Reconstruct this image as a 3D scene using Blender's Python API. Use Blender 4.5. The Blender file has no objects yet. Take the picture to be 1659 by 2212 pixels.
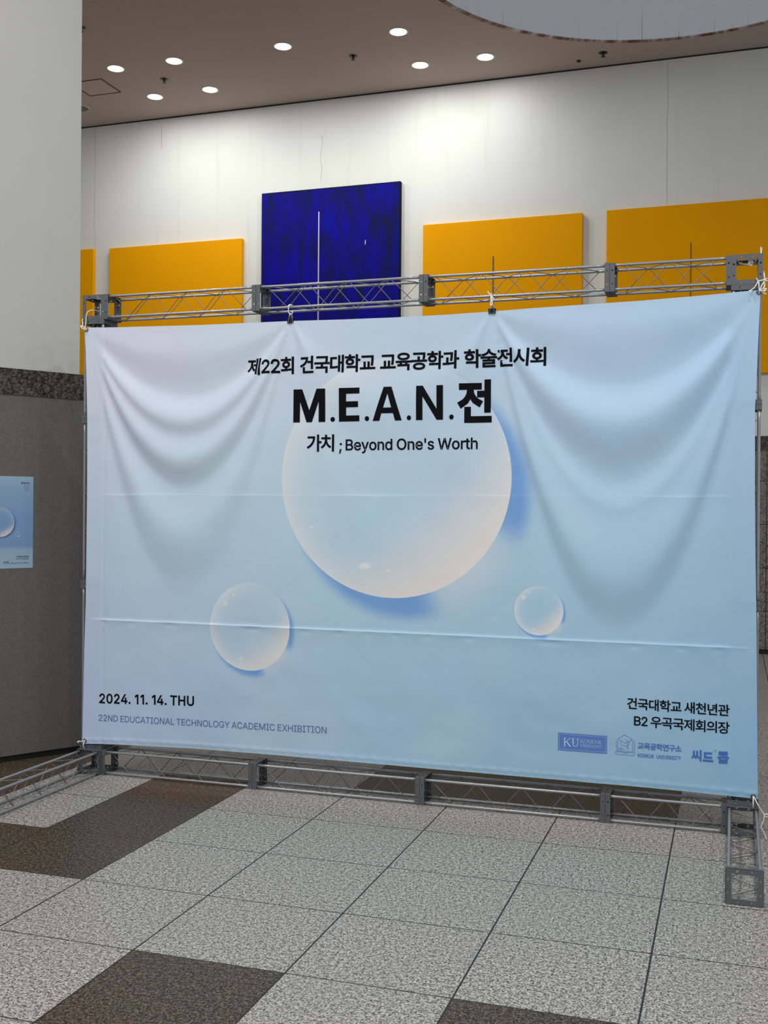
import bpy, bmesh, math, random
from mathutils import Vector, Matrix, noise
random.seed(4)
sc = bpy.context.scene
COL = sc.collection
PI = math.pi

# ------------------------------------------------------------------ camera
FPX, YAW, PITCH, ROLL = 2327.8, 0.3136, -0.0026, 0.0076
cam_d = bpy.data.cameras.new('camera')
cam_d.sensor_fit = 'VERTICAL'
cam_d.sensor_height = 24.0
cam_d.lens = 24.0 * FPX / 2212.0
cam_d.clip_end = 200
cam = bpy.data.objects.new('camera', cam_d)
COL.objects.link(cam)
fwd = Vector((-math.sin(YAW) * math.cos(PITCH), math.cos(YAW) * math.cos(PITCH), math.sin(PITCH)))
rt = Vector((math.cos(YAW), math.sin(YAW), 0))
up = rt.cross(fwd)
rt, up = rt * math.cos(ROLL) + up * math.sin(ROLL), up * math.cos(ROLL) - rt * math.sin(ROLL)
cam.matrix_world = Matrix(((rt.x, up.x, -fwd.x, 3.7695), (rt.y, up.y, -fwd.y, -5.6606), (rt.z, up.z, -fwd.z, 1.6162), (0, 0, 0, 1)))
sc.camera = cam

# ------------------------------------------------------------------ world, exposure
sc.view_settings.view_transform = 'Standard'
sc.view_settings.look = 'None'
sc.view_settings.gamma = 1
sc.view_settings.use_curve_mapping = False
sc.view_settings.exposure = 0.0
world = bpy.data.worlds.new('daylight')
sc.world = world
world.use_nodes = True
bg = world.node_tree.nodes['Background']
bg.inputs[0].default_value = (0.92, 0.96, 1.0, 1)
bg.inputs[1].default_value = 0.43
SPOT_W = 33        # each recessed downlight over the back wall
FILL_W = 70         # each unseen overhead lamp added to light the foreground

CEIL = 6.905
WALL = 7.33


def fill_light(x, y, power, size):  # out-of-view fill lamp at ceiling height, added for the foreground light
    l = bpy.data.lights.new('added_fill_light', 'AREA')
    l.shape = 'DISK'
    l.size = size
    l.energy = power
    l.color = (1.0, 0.985, 0.965)
    o = bpy.data.objects.new('added_fill_light', l)
    o.location = (x, y, CEIL - 0.02)
    COL.objects.link(o)


for hx in (-1.5, 1.5, 4.5, 7.5):
    for hy in (-8.0, -5.0, -2.2):
        fill_light(hx, hy, FILL_W, 0.35)


# ------------------------------------------------------------------ helpers
def lin(c):
    return tuple(((v / 255) / 12.92 if v / 255 <= 0.04045 else ((v / 255 + 0.055) / 1.055) ** 2.4) for v in c)


class G:
    """tiny wrapper for building node graphs"""

    def __init__(self, name, rough=0.6, metal=0.0, spec=0.5):
        self.m = bpy.data.materials.new(name)
        self.m.use_nodes = True
        self.t = self.m.node_tree
        self.b = self.t.nodes['Principled BSDF']
        self.b.inputs['Roughness'].default_value = rough
        self.b.inputs['Metallic'].default_value = metal
        self.b.inputs['Specular IOR Level'].default_value = spec

    def node(self, typ):
        return self.t.nodes.new(typ)

    def put(self, sock, v):
        if isinstance(v, bpy.types.NodeSocket):
            self.t.links.new(v, sock)
        else:
            sock.default_value = v

    def math(self, op, a, b=None, c=None, clamp=False):
        n = self.node('ShaderNodeMath')
        n.operation = op
        n.use_clamp = clamp
        for i, v in enumerate((a, b, c)):
            if v is not None:
                self.put(n.inputs[i], v)
        return n.outputs[0]

    def obj(self):
        n = self.node('ShaderNodeTexCoord')
        s = self.node('ShaderNodeSeparateXYZ')
        self.t.links.new(n.outputs['Object'], s.inputs[0])
        return n.outputs['Object'], s.outputs[0], s.outputs[1], s.outputs[2]

    def ss(self, x, lo, hi):
        n = self.node('ShaderNodeMapRange')
        n.interpolation_type = 'SMOOTHSTEP'
        self.put(n.inputs[0], x)
        n.inputs[1].default_value = min(lo, hi)
        n.inputs[2].default_value = max(lo, hi)
        n.inputs[3].default_value = 0 if lo < hi else 1
        n.inputs[4].default_value = 1 if lo < hi else 0
        return n.outputs[0]

    def mix(self, f, a, b):
        n = self.node('ShaderNodeMix')
        n.data_type = 'RGBA'
        self.put(n.inputs[0], f)
        for s, v in ((n.inputs[6], a), (n.inputs[7], b)):
            self.put(s, v if isinstance(v, bpy.types.NodeSocket) else (*v, 1))
        return n.outputs[2]

    def ramp(self, f, stops):
        n = self.node('ShaderNodeValToRGB')
        self.put(n.inputs[0], f)
        e = n.color_ramp.elements
        while len(e) < len(stops):
            e.new(0.5)
        for k, (p, c) in zip(e, stops):
            k.position = p
            k.color = (*c, 1)
        return n.outputs[0]

    def noise(self, vec, scale, detail=2, rough=0.5, stretch=None):
        if stretch:
            mp = self.node('ShaderNodeMapping')
            mp.inputs['Scale'].default_value = stretch
            self.t.links.new(vec, mp.inputs[0])
            vec = mp.outputs[0]
        n = self.node('ShaderNodeTexNoise')
        self.t.links.new(vec, n.inputs['Vector'])
        n.inputs['Scale'].default_value = scale
        n.inputs['Detail'].default_value = detail
        n.inputs['Roughness'].default_value = rough
        return n.outputs[0]

    def color(self, v):
        self.put(self.b.inputs['Base Color'], v if isinstance(v, bpy.types.NodeSocket) else (*v, 1))
        return self.m

    def bump(self, h, strength=0.2, dist=0.005):
        n = self.node('ShaderNodeBump')
        n.inputs['Strength'].default_value = strength
        n.inputs['Distance'].default_value = dist
        self.t.links.new(h, n.inputs['Height'])
        self.t.links.new(n.outputs[0], self.b.inputs['Normal'])


def plain(name, rgb, rough=0.6, metal=0.0, var=0.06, scale=30, spec=0.5):
    g = G(name, rough, metal, spec)
    v, x, y, z = g.obj()
    c = lin(rgb)
    n = g.noise(v, scale, 3)
    return g.color(g.mix(n, tuple(k * (1 - var) for k in c), tuple(min(1, k * (1 + var)) for k in c)))


class MB:
    def __init__(self):
        self.v = []
        self.f = []
        self.mi = []

    def add(self, vs, fs, M=None, mi=0):
        k = len(self.v)
        self.v += [tuple(M @ Vector(p)) if M else tuple(p) for p in vs]
        self.f += [tuple(i + k for i in f) for f in fs]
        self.mi += [mi] * len(fs)
        return self

    def box(self, a, b, M=None, mi=0):
        (x0, y0, z0), (x1, y1, z1) = a, b
        vs = [(x0, y0, z0), (x1, y0, z0), (x1, y1, z0), (x0, y1, z0), (x0, y0, z1), (x1, y0, z1), (x1, y1, z1), (x0, y1, z1)]
        fs = [(0, 3, 2, 1), (4, 5, 6, 7), (0, 1, 5, 4), (1, 2, 6, 5), (2, 3, 7, 6), (3, 0, 4, 7)]
        return self.add(vs, fs, M, mi)

    def tube(self, pts, r, n=8, M=None, cap=True, mi=0):
        pts = [Vector(p) for p in pts]
        vs, fs = [], []
        prev = None
        for i, p in enumerate(pts):
            d = (pts[min(i + 1, len(pts) - 1)] - pts[max(i - 1, 0)]).normalized()
            if prev is None:
                a = d.orthogonal().normalized()
            else:
                a = (prev - d * prev.dot(d)).normalized()
            prev = a
            b = d.cross(a)
            for k in range(n):
                t = 2 * PI * k / n
                vs.append(p + (a * math.cos(t) + b * math.sin(t)) * r)
        for i in range(len(pts) - 1):
            for k in range(n):
                k2 = (k + 1) % n
                fs.append((i * n + k, i * n + k2, (i + 1) * n + k2, (i + 1) * n + k))
        if cap:
            fs.append(tuple(reversed(range(n))))
            fs.append(tuple((len(pts) - 1) * n + k for k in range(n)))
        return self.add(vs, fs, M, mi)

    def lathe(self, prof, n=32, M=None, mi=0):
        vs, fs = [], []
        for (r, z) in prof:
            for k in range(n):
                t = 2 * PI * k / n
                vs.append((r * math.cos(t), r * math.sin(t), z))
        for i in range(len(prof) - 1):
            for k in range(n):
                k2 = (k + 1) % n
                fs.append((i * n + k, i * n + k2, (i + 1) * n + k2, (i + 1) * n + k))
        return self.add(vs, fs, M, mi)

    def mesh(self, name, smooth=False):
        me = bpy.data.meshes.new(name)
        me.from_pydata(self.v, [], self.f)
        for p, i in zip(me.polygons, self.mi):
            p.material_index = i
            p.use_smooth = smooth
        me.update()
        return me


def link(name, me, mats=None, parent=None, loc=None):
    o = bpy.data.objects.new(name, me)
    COL.objects.link(o)
    if mats is not None and me is not None and not me.materials:
        for m in (mats if isinstance(mats, (list, tuple)) else [mats]):
            me.materials.append(m)
    if parent:
        o.parent = parent
    if loc:
        o.location = loc
    return o


def obj(name, mb, mats, parent=None, smooth=False, loc=None):
    return link(name, mb.mesh(name, smooth), mats, parent, loc)


def tag(o, label, cat, group=None):
    o['label'] = label
    o['category'] = cat
    if group:
        o['group'] = group
    return o


def struct(o, label, cat):
    o['kind'] = 'structure'
    o['label'] = label
    o['category'] = cat
    return o


def circle(cx, cy, r, n=14):
    return [(cx + r * math.cos(2 * PI * k / n), cy + r * math.sin(2 * PI * k / n)) for k in range(n)]


def rect(x0, y0, x1, y1):
    return [(x0, y0), (x1, y0), (x1, y1), (x0, y1)]


def filled(polys, extrude=0.0):
    """vertices and faces of a filled 2D outline with holes, thickened by extrude both ways"""
    cu = bpy.data.curves.new('outline', 'CURVE')
    cu.dimensions = '2D'
    cu.fill_mode = 'BOTH'
    cu.extrude = extrude
    for p in polys:
        s = cu.splines.new('POLY')
        s.points.add(len(p) - 1)
        for q, (x, y) in zip(s.points, p):
            q.co = (x, y, 0, 1)
        s.use_cyclic_u = True
    o = bpy.data.objects.new('outline', cu)
    COL.objects.link(o)
    dg = bpy.context.evaluated_depsgraph_get()
    me = bpy.data.meshes.new_from_object(o.evaluated_get(dg))
    vs = [tuple(v.co) for v in me.vertices]
    fs = [tuple(p.vertices) for p in me.polygons]
    bpy.data.objects.remove(o)
    bpy.data.curves.remove(cu)
    bpy.data.meshes.remove(me)
    return vs, fs


# ------------------------------------------------------------------ materials
def granite(name, dark, mid, light, scale=95, rough=0.45, bumpy=False, joints=None):
    g = G(name, rough, 0, 0.3)
    v, x, y, z = g.obj()
    n1 = g.noise(v, scale, 3, 0.65)
    n2 = g.noise(v, scale * 0.42, 2, 0.5)
    n3 = g.noise(v, 1.3, 3, 0.6)
    f = g.math('ADD', g.math('MULTIPLY', n1, 0.72), g.math('MULTIPLY', n2, 0.28))
    c = g.ramp(f, [(0.41, lin(dark)), (0.485, lin(mid)), (0.585, lin(light))])
    c = g.mix(g.math('MULTIPLY', g.ss(n3, 0.35, 0.7), 0.16), c, lin(mid))
    if joints:
        (ox, wx, hx), (oy, wy, hy), axis = joints
        yy = y if axis == 'y' else z
        fx = g.math('ABSOLUTE', g.math('SUBTRACT', g.math('FRACT', g.math('DIVIDE', g.math('SUBTRACT', x, ox), wx)), 0.5))
        fy = g.math('ABSOLUTE', g.math('SUBTRACT', g.math('FRACT', g.math('DIVIDE', g.math('SUBTRACT', yy, oy), wy)), 0.5))
        j = g.math('MAXIMUM', g.ss(fx, 0.5 - hx / wx * 1.15, 0.5 - hx / wx * 0.85),
                   g.math('MULTIPLY', g.ss(fy, 0.5 - hy / wy * 1.15, 0.5 - hy / wy * 0.85), 1.0))
        c = g.mix(j, c, lin((38, 35, 33)))
    return g.color(c)


TX, TW, TY, TH = 3.4975, 0.6, -0.4418, 0.5865
JF = ((TX, TW, 0.0036), (TY, TH, 0.0030), 'y')
M_tile = granite('pale_granite', (56, 55, 53), (130, 129, 125), (190, 189, 184), 135, 0.42, joints=JF)
M_tile_dark = granite('brown_granite', (20, 16, 12), (52, 43, 35), (112, 97, 80), 135, 0.42, joints=JF)
M_band = granite('dark_granite_band', (24, 21, 19), (58, 53, 48), (98, 91, 82), 75, 0.4)
M_wains = granite('grey_granite_cladding', (70, 66, 61), (112, 106, 98), (150, 143, 132), 60, 0.5, joints=((4.127, 0.9, 0.004), (-0.006, 0.4935, 0.004), 'z'))
M_pgrey = granite('fine_grey_stone', (84, 82, 80), (97, 95, 92), (112, 110, 106), 260, 0.6)
M_black = plain('black_rubber', (14, 14, 14), 0.6)
M_gap = plain('painted_shadow_gap', (40, 38, 34), 0.8)

g = G('white_plaster', 0.75, 0, 0.3)
v, x, y, z = g.obj()
n = g.noise(v, 1.1, 5, 0.6)
c = g.mix(n, lin((218, 219, 212)), lin((232, 233, 228)))
streak = g.noise(v, 3.0, 3, 0.6, (2.2, 1, 0.12))
c = g.mix(g.math('MULTIPLY', g.ss(streak, 0.55, 0.8), 0.14), c, lin((150, 150, 140)))
for (cx, z0, z1, wgl, st) in ((3.0, 5.2, 6.83, 0.05, 0.36), (-1.33, 5.85, 6.45, 0.12, 0.32), (-4.70, 4.7, 6.9, 0.10, 0.3), (-3.66, 6.5, 6.8, 0.06, 0.45)):
    wn = g.noise(v, 2.6, 6, 0.65, (0.01, 0.01, 1))
    px = g.math('ADD', cx - wgl / 2, g.math('MULTIPLY', wn, wgl))
    d = g.math('ABSOLUTE', g.math('SUBTRACT', x, px))
    msk = g.math('MULTIPLY', g.ss(d, 0.008, 0.002), g.math('MULTIPLY', g.ss(z, z0 - 0.05, z0 + 0.05), g.ss(z, z1 + 0.03, z1 - 0.03)))
    c = g.mix(g.math('MULTIPLY', msk, st), c, lin((95, 95, 88)))
g.color(c)
M_wall = g.m

g = G('ceiling_paint', 0.8, 0, 0.2)
v, x, y, z = g.obj()
n = g.noise(v, 0.7, 4, 0.6)
g.color(g.mix(n, lin((178, 163, 154)), lin((190, 175, 166))))
M_ceil = g.m

g = G('pillar_paint', 0.7, 0, 0.3)
v, x, y, z = g.obj()
n = g.noise(v, 1.6, 5, 0.6)
n2 = g.noise(v, 60, 2, 0.5, (0.3, 0.3, 1))
c = g.mix(n, lin((182, 184, 178)), lin((193, 194, 189)))
sm = g.noise(v, 5, 3, 0.5, (1, 1, 0.45))
c = g.mix(g.math('MULTIPLY', g.math('MULTIPLY', g.ss(sm, 0.58, 0.72), g.math('MULTIPLY', g.ss(z, 2.6, 2.9), g.ss(z, 3.6, 3.3))), 0.22), c, lin((150, 147, 142)))
g.color(c)
g.bump(n2, 0.12, 0.002)
M_pillar = g.m

# skylight well: pale paint with rust runs rising from its lower edge
g = G('skylight_paint', 0.7, 0, 0.3)
v, x, y, z = g.obj()
ang = g.math('MULTIPLY', g.math('ARCTAN2', y, x), 2.5)
cmb = g.node('ShaderNodeCombineXYZ')
g.t.links.new(ang, cmb.inputs[0])
runs = g.noise(cmb.outputs[0], 9.0, 4, 0.8)
fine = g.noise(cmb.outputs[0], 30.0, 2, 0.7)
hgt = g.math('MULTIPLY', g.ss(g.noise(cmb.outputs[0], 14.0, 2, 0.7), 0.35, 0.75), 0.62)
line = g.math('MULTIPLY', g.ss(fine, 0.595, 0.68), g.math('SUBTRACT', 1.0, g.ss(g.math('DIVIDE', z, g.math('ADD', hgt, 0.06)), 0.0, 1.0)))
edge = g.math('MULTIPLY', g.ss(z, 0.012, 0.002), g.ss(g.noise(cmb.outputs[0], 5.0, 3, 0.7), 0.25, 0.6))
c = lin((226, 226, 234))
c = g.mix(g.math('MULTIPLY', line, 0.75), c, lin((92, 78, 74)))
c = g.mix(edge, c, lin((112, 72, 42)))
g.color(c)
M_sky = g.m

# paintings
g = G('yellow_paint', 0.75, 0, 0.08)
v, x, y, z = g.obj()
n = g.noise(v, 2.5, 5, 0.6)
g.color(g.mix(n, lin((236, 158, 0)), lin((246, 170, 0))))
M_yel = g.m
g = G('blue_paint', 0.7, 0, 0.12)
v, x, y, z = g.obj()
n = g.noise(v, 2.2, 5, 0.65, (2.6, 1, 0.8))
n2 = g.noise(v, 9, 3, 0.6, (2.0, 1, 0.25))
f = g.math('ADD', g.math('MULTIPLY', n, 0.7), g.math('MULTIPLY', n2, 0.3))
c = g.ramp(f, [(0.36, lin((14, 20, 56))), (0.46, lin((10, 10, 100))), (0.58, lin((6, 4, 142)))])
ex = g.math('MINIMUM', g.math('MINIMUM', x, g.math('SUBTRACT', 1.9, x)), g.math('SUBTRACT', 2.546, z))
c = g.mix(g.ss(ex, 0.016, 0.008), c, lin((10, 10, 22)))
g.color(c)
M_blue = g.m
M_stripe_w = plain('pale_stripe', (190, 180, 172), 0.6)
M_stripe_y = plain('grey_stripe', (92, 86, 62), 0.6)
M_stripe_o = plain('ochre_stripe', (122, 84, 32), 0.6)
M_chip = plain('bare_fleck', (170, 185, 205), 0.6)

# truss
M_plate = plain('grey_enamel', (90, 94, 98), 0.42, 0.1, 0.10, 25)
M_rod = plain('silver_grey_enamel', (150, 153, 158), 0.28, 0.45, 0.08, 25)
M_wire = plain('steel_wire', (118, 116, 114), 0.35, 0.4, 0.08, 25)
M_bolt = plain('zinc_bolt', (168, 170, 172), 0.3, 0.85)
M_cord = plain('white_cord', (226, 224, 220), 0.85, 0, 0.08, 200)
M_grom = plain('nickel_eyelet', (120, 122, 128), 0.25, 0.9)
M_clip = plain('black_clip_enamel', (12, 12, 13), 0.35)
M_clipw = plain('bright_clip_wire', (196, 190, 180), 0.25, 0.9)

# print inks
def ink(name, rgb):
    return plain(name, rgb, 0.8, 0, 0.05, 60, 0.12)


M_ink = ink('black_ink', (9, 9, 15))
M_ink_grey = ink('slate_ink', (104, 120, 172))
M_ink_blue = ink('logo_blue_ink', (72, 112, 184))
M_ink_fill = ink('logo_field_ink', (92, 128, 196))
M_ink_pale = ink('pale_ink', (196, 214, 232))

# ------------------------------------------------------------------ room shell
# floor laid as separate granite tiles: pale ones and a path of brown ones
dark_cells = set()
for j in (-1, 0, 1):
    dark_cells.add((-5, j))
for i in range(-16, -4):
    dark_cells.add((i, 1))
for i in (-7,):
    for j in (-3, -2, -1, 0):
        dark_cells.add((i, j))
for i in (-3, -2, -1):
    for j in (-3, -2):
        dark_cells.add((i, j))
dark_cells |= {(-3, 3), (-1, 3), (-2, 5), (1, 3), (-5, 4), (-5, 5)}
mb = MB()
for i in range(-22, 14):
    for j in range(-14, 12):
        x0, y0 = TX + i * TW, TY - j * TH
        mb.add([(x0, y0 - TH, 0), (x0 + TW, y0 - TH, 0), (x0 + TW, y0, 0), (x0, y0, 0)], [(0, 1, 2, 3)], None, 1 if (i, j) in dark_cells else 0)
fl = obj('floor', mb, [M_tile, M_tile_dark])
struct(fl, 'speckled grey granite floor tiles with brown tiles in stripes', 'floor')

X0, X1, YB = -9.0, 11.0, -9.5
wb = struct(obj('wall_back', MB().box((X0, WALL, 2.48), (X1, WALL + 0.25, CEIL)), M_wall), 'tall white plaster wall with fine cracks behind the paintings', 'wall')
obj('stone_band', MB().box((X0, WALL - 0.02, 2.315), (X1, WALL + 0.2, 2.48)), M_band, wb)
obj('stone_cladding', MB().box((X0, WALL - 0.012, 0.055), (X1, WALL + 0.2, 2.315)), M_wains, wb)
obj('skirting', MB().box((X0, WALL + 0.01, 0.0), (X1, WALL + 0.2, 0.055)), M_black, wb)
tr = struct(obj('shadow_strip_1', MB().box((X0, WALL - 0.006, CEIL - 0.016), (X1, WALL + 0.1, CEIL)), M_gap), 'dark strip painted as the shadow line where white wall meets the ceiling', 'shadow_strip')  # dark colour stands in for the shade in the gap under the ceiling

SKX, SKY, SKR = 3.24, 4.2555, 2.536
vs, fs = filled([rect(X0, YB, X1, WALL + 0.25), circle(SKX, SKY, SKR + 0.03, 160)], 0.06)
ce = struct(obj('ceiling', MB().add(vs, fs), M_ceil, loc=(0, 0, CEIL + 0.06)), 'warm grey painted ceiling with recessed downlights', 'ceiling')
mb = MB()
mb.lathe([(SKR + 0.05, -0.004), (SKR, -0.004), (SKR, 1.9), (SKR + 0.12, 1.9), (SKR + 0.12, 0.14), (SKR + 0.05, 0.14)], 192)
sk = obj('window_1', mb, M_sky, loc=(SKX, SKY, CEIL), smooth=False)
struct(sk, 'round skylight well with rust runs along its lower edge', 'skylight')

# left pillar wall, its face running away from the camera to an edge behind the stand
PO = Vector((-0.335, 0.473, 0))
PA = math.atan2(0.85, 0.527)
wl = struct(link('wall_left', None), 'broad pillar with white upper part over grey stone', 'pillar')
wl.location = PO
wl.rotation_euler = (0, 0, PA)
# local x runs along the face (negative towards the camera), local y into the pillar
obj('plaster', MB().box((-4.2, 0.0, 2.487), (0, 2.2, CEIL)), M_pillar, wl)
obj('stone_band', MB().box((-4.2, -0.010, 2.322), (0.07, 2.2, 2.487)), M_band, wl)
obj('stone_cladding', MB().box((-4.2, -0.004, 0.04), (0.07, 2.2, 2.322)), M_pgrey, wl)
obj('skirting', MB().box((-4.2, 0.012, 0.0), (0.055, 2.2, 0.04)), M_black, wl)

# ------------------------------------------------------------------ truss stand
B = 0.15
FW = 0.025


def ring_plate(holes=True):
    w = 0.0235
    P = [rect(0, 0, B, B), rect(w, w, B - w, B - w)]
    if holes:
        for a in (0.047, B - 0.047):
            for e in (0.0118, B - 0.0118):
                P.append(circle(a, e, 0.0050, 12))
                P.append(circle(e, a, 0.0050, 12))
    return filled(P, 0.0012)


def strip_plate():
    return filled([rect(0, 0.0006, FW, B - 0.0006), circle(FW / 2, 0.04, 0.0048, 12), circle(FW / 2, B - 0.04, 0.0048, 12)], 0.0011)


RING = ring_plate()
STRIP = strip_plate()
# RING lies in local xy; bring it to the plane x = const: (u,v,n) -> (n, u, v)
TO_X = Matrix(((0, 0, 1, 0), (1, 0, 0, 0), (0, 1, 0, 0), (0, 0, 0, 1)))


def add_flange(mb, x0, ring_x):
    mb.add(*RING, Matrix.Translation((ring_x, 0, 0)) @ TO_X)
    # four side strips of the angle-iron sleeve
    for k in range(4):
        R = Matrix.Translation((0, B / 2, B / 2)) @ Matrix.Rotation(k * PI / 2, 4, 'X') @ Matrix.Translation((0, -B / 2, -B / 2))
        S = Matrix(((1, 0, 0, x0), (0, 0, 1, 0.0012), (0, 1, 0, 0), (0, 0, 0, 1)))
        mb.add(*STRIP, R @ S)


def zigzag(L, phase):
    """zigzag between two rods, ends just inside the flanges; u along, w across in [-1, 1]"""
    half = 0.1215
    u0, u1 = 0.072, L - 0.072
    n = int(round((u1 - u0) / half))
    half = (u1 - u0) / n
    pts = []
    for k in range(n + 1):
        s = 1 if (k + phase) % 2 == 0 else -1
        u = u0 + k * half
        if k in (0, n):
            pts.append((u, s * 0.96))
        else:
            for e in (-0.022, -0.013, -0.005, 0.005, 0.013, 0.022):
                pts.append((u + e, s * (1.0 - 2.0 * max(0, abs(e) - 0.004) / half * 0.82)))
    return pts


def section_meshes(L):
    out = {}
    for key, a in (('flange', (0.0008, 0.002)), ('far', (L - FW - 0.0008, L - 0.002))):
        mb = MB()
        add_flange(mb, *a)
        out[key] = mb.mesh('end_flange')
        out[key].materials.append(M_plate)
    ins = 0.0125
    out['rods'] = []
    for (yy, zz) in ((ins, ins), (B - ins, ins), (ins, B - ins), (B - ins, B - ins)):
        pts = []
        for k in range(13):
            t = k / 12
            bow = 0.0012 * math.sin(PI * t) * math.sin(7 * yy * 20 + zz * 50 + L)
            pts.append((0.003 + (L - 0.006) * t, yy + bow, zz + bow * 0.6))
        m = MB().tube(pts, 0.0074, 12).mesh('rod', True)
        m.materials.append(M_rod)
        out['rods'].append(m)
    out['wires'] = []
    h = B / 2 - ins
    for k in range(4):
        R = Matrix.Translation((0, B / 2, B / 2)) @ Matrix.Rotation(k * PI / 2, 4, 'X')
        pts = [(u, -h + 0.0004 * math.sin(u * 30), w * (h - 0.0045)) for u, w in zigzag(L, k % 2)]
        m = MB().tube(pts, 0.0021, 6, R).mesh('lattice_wire', True)
        m.materials.append(M_wire)
        out['wires'].append(m)
    out['bolts'] = []
    for (yy, zz) in ((0.047, 0.0125), (B - 0.047, B - 0.0125), (B - 0.0125, 0.05), (B - 0.0125, B - 0.047)):
        for x0, sgn in ((0.0035, 1), (L - 0.0035, -1)):
            mm = MB()
            T = Matrix.Translation((x0, yy, zz)) @ Matrix.Rotation(PI / 2 * sgn, 4, 'Y')
            mm.lathe([(0.0, 0.0), (0.0068, 0.0), (0.0068, 0.0052), (0.0036, 0.0056), (0.0036, 0.011), (0.0, 0.0115)], 6, T)
            m = mm.mesh('bolt')
            m.materials.append(M_bolt)
            out['bolts'].append(m)
    return out


PROTO = {1.0: section_meshes(1.0), 0.6: section_meshes(0.6)}
stand = link('banner_stand', None, loc=(0, 0, 0))
tag(stand, 'grey welded truss frame stand holding the pale blue banner', 'truss stand')
AX_X = Matrix.Identity(4)
AX_Z = Matrix.Translation((B, 0, 0)) @ Matrix.Rotation(-PI / 2, 4, 'Y')
AX_Y = Matrix.Rotation(-PI / 2, 4, 'Z')


def section(L, M):
    P = PROTO[L]
    s = link('truss_section', P['flange'], None, stand)
    s.matrix_local = M
    link('end_flange', P['far'], None, s)
    for m in P['rods']:
        link('rod', m, None, s)
    for m in P['wires']:
        link('lattice_wire', m, None, s)
    for m in P['bolts']:
        link('bolt', m, None, s)
    return s


H = 2.9
W = 3.9
for zz in (0.0, H - B):
    for k in range(3):
        section(1.0, Matrix.Translation((B + k, 0, zz)) @ AX_X)
    section(0.6, Matrix.Translation((B + 3, 0, zz)) @ AX_X)
for xx in (0.0, W - B):
    for k in range(2):
        section(1.0, Matrix.Translation((xx, 0, B + k)) @ AX_Z)
    section(0.6, Matrix.Translation((xx, 0, B + 2)) @ AX_Z)
    section(1.0, Matrix.Translation((xx, 0, 0)) @ AX_Y)

mb = MB()
e = 0.0013
for k in range(4):
    R = Matrix.Translation((B / 2, B / 2, B / 2)) @ Matrix.Rotation(k * PI / 2, 4, 'X') @ Matrix.Translation((-B / 2, -B / 2, -B / 2))
    mb.add(*RING, R @ Matrix.Translation((0, 0, e)))
for s in (e, B - e):
    mb.add(*RING, Matrix.Translation((s, 0, 0)) @ TO_X)
cube_me = mb.mesh('corner_block')
cube_me.materials.append(M_plate)
nut = MB()
for (a, b2) in ((0.047, 0.0125), (B - 0.047, 0.0125)):
    nut.lathe([(0, 0), (0.0068, 0), (0.0068, 0.005), (0.0036, 0.0055), (0.0036, 0.010), (0, 0.0104)], 6, Matrix.Translation((a, B - b2, e * 2)))
nut_me = nut.mesh('bolt')
nut_me.materials.append(M_bolt)
for xx in (0.0, W - B):
    for zz in (0.0, H - B):
        c = link('corner_block', cube_me, None, stand, (xx, 0, zz))
        link('bolt', nut_me, None, c)

# ------------------------------------------------------------------ banner
TOP = [(0.019, 2.703), (0.253, 2.695), (0.769, 2.684), (1.065, 2.682), (1.371, 2.680), (1.689, 2.674), (1.986, 2.671), (2.275, 2.672), (2.535, 2.677),
       (2.753, 2.684), (2.971, 2.688), (3.161, 2.691), (3.347, 2.695), (3.574, 2.703), (3.749, 2.711), (3.889, 2.717)]
BOT = [(0.022, 0.181), (0.263, 0.193), (0.728, 0.206), (1.135, 0.21), (1.709, 0.208), (2.397, 0.206), (3.087, 0.205), (3.274, 0.205), (3.594, 0.2), (3.896, 0.194)]
LEF = [(0.18, 0.024), (0.762, 0.034), (1.042, 0.042), (1.714, 0.046), (2.162, 0.043), (2.554, 0.030), (2.71, 0.019)]
RIG = [(0.19, 3.896), (0.714, 3.887), (1.137, 3.881), (1.387, 3.875), (1.717, 3.870), (2.132, 3.867), (2.299, 3.874), (2.546, 3.882), (2.72, 3.889)]


def interp(tab, x):
    if x <= tab[0][0]:
        return tab[0][1]
    for (a, b), (c, d) in zip(tab, tab[1:]):
        if x <= c:
            return b + (d - b) * (x - a) / (c - a)
    return tab[-1][1]


def sinterp(tab, x):
    if x <= tab[0][0]:
        return tab[0][1]
    for (a, b), (c, d) in zip(tab, tab[1:]):
        if x <= c:
            t = (x - a) / (c - a)
            t = t * t * (3 - 2 * t)
            return b + (d - b) * t
    return tab[-1][1]


SWAGS = [
    (0.034, 1.371, 2.700, 2.680, [(0, 0), (0.16, 0.004), (0.40, -0.016), (0.57, 0.020), (0.655, 0.010), (0.79, 0.026), (0.97, -0.004), (1.24, 0.018), (1.6, -0.004), (2.2, 0.0)], 1.0),
    (1.371, 2.535, 2.680, 2.677, [(0, 0), (0.25, -0.004), (0.5, 0.005), (0.8, -0.003), (1.3, 0.003), (2.0, 0)], 1.0),
    (2.535, 3.886, 2.677, 2.712, [(0, 0), (0.12, 0.004), (0.41, -0.018), (0.63, 0.026), (0.92, -0.012), (1.08, 0.004), (1.42, 0.026), (1.72, -0.004), (2.3, 0.002)], 1.0),
]


def sstep(t):
    t = max(0.0, min(1.0, t))
    return t * t * (3 - 2 * t)


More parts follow.
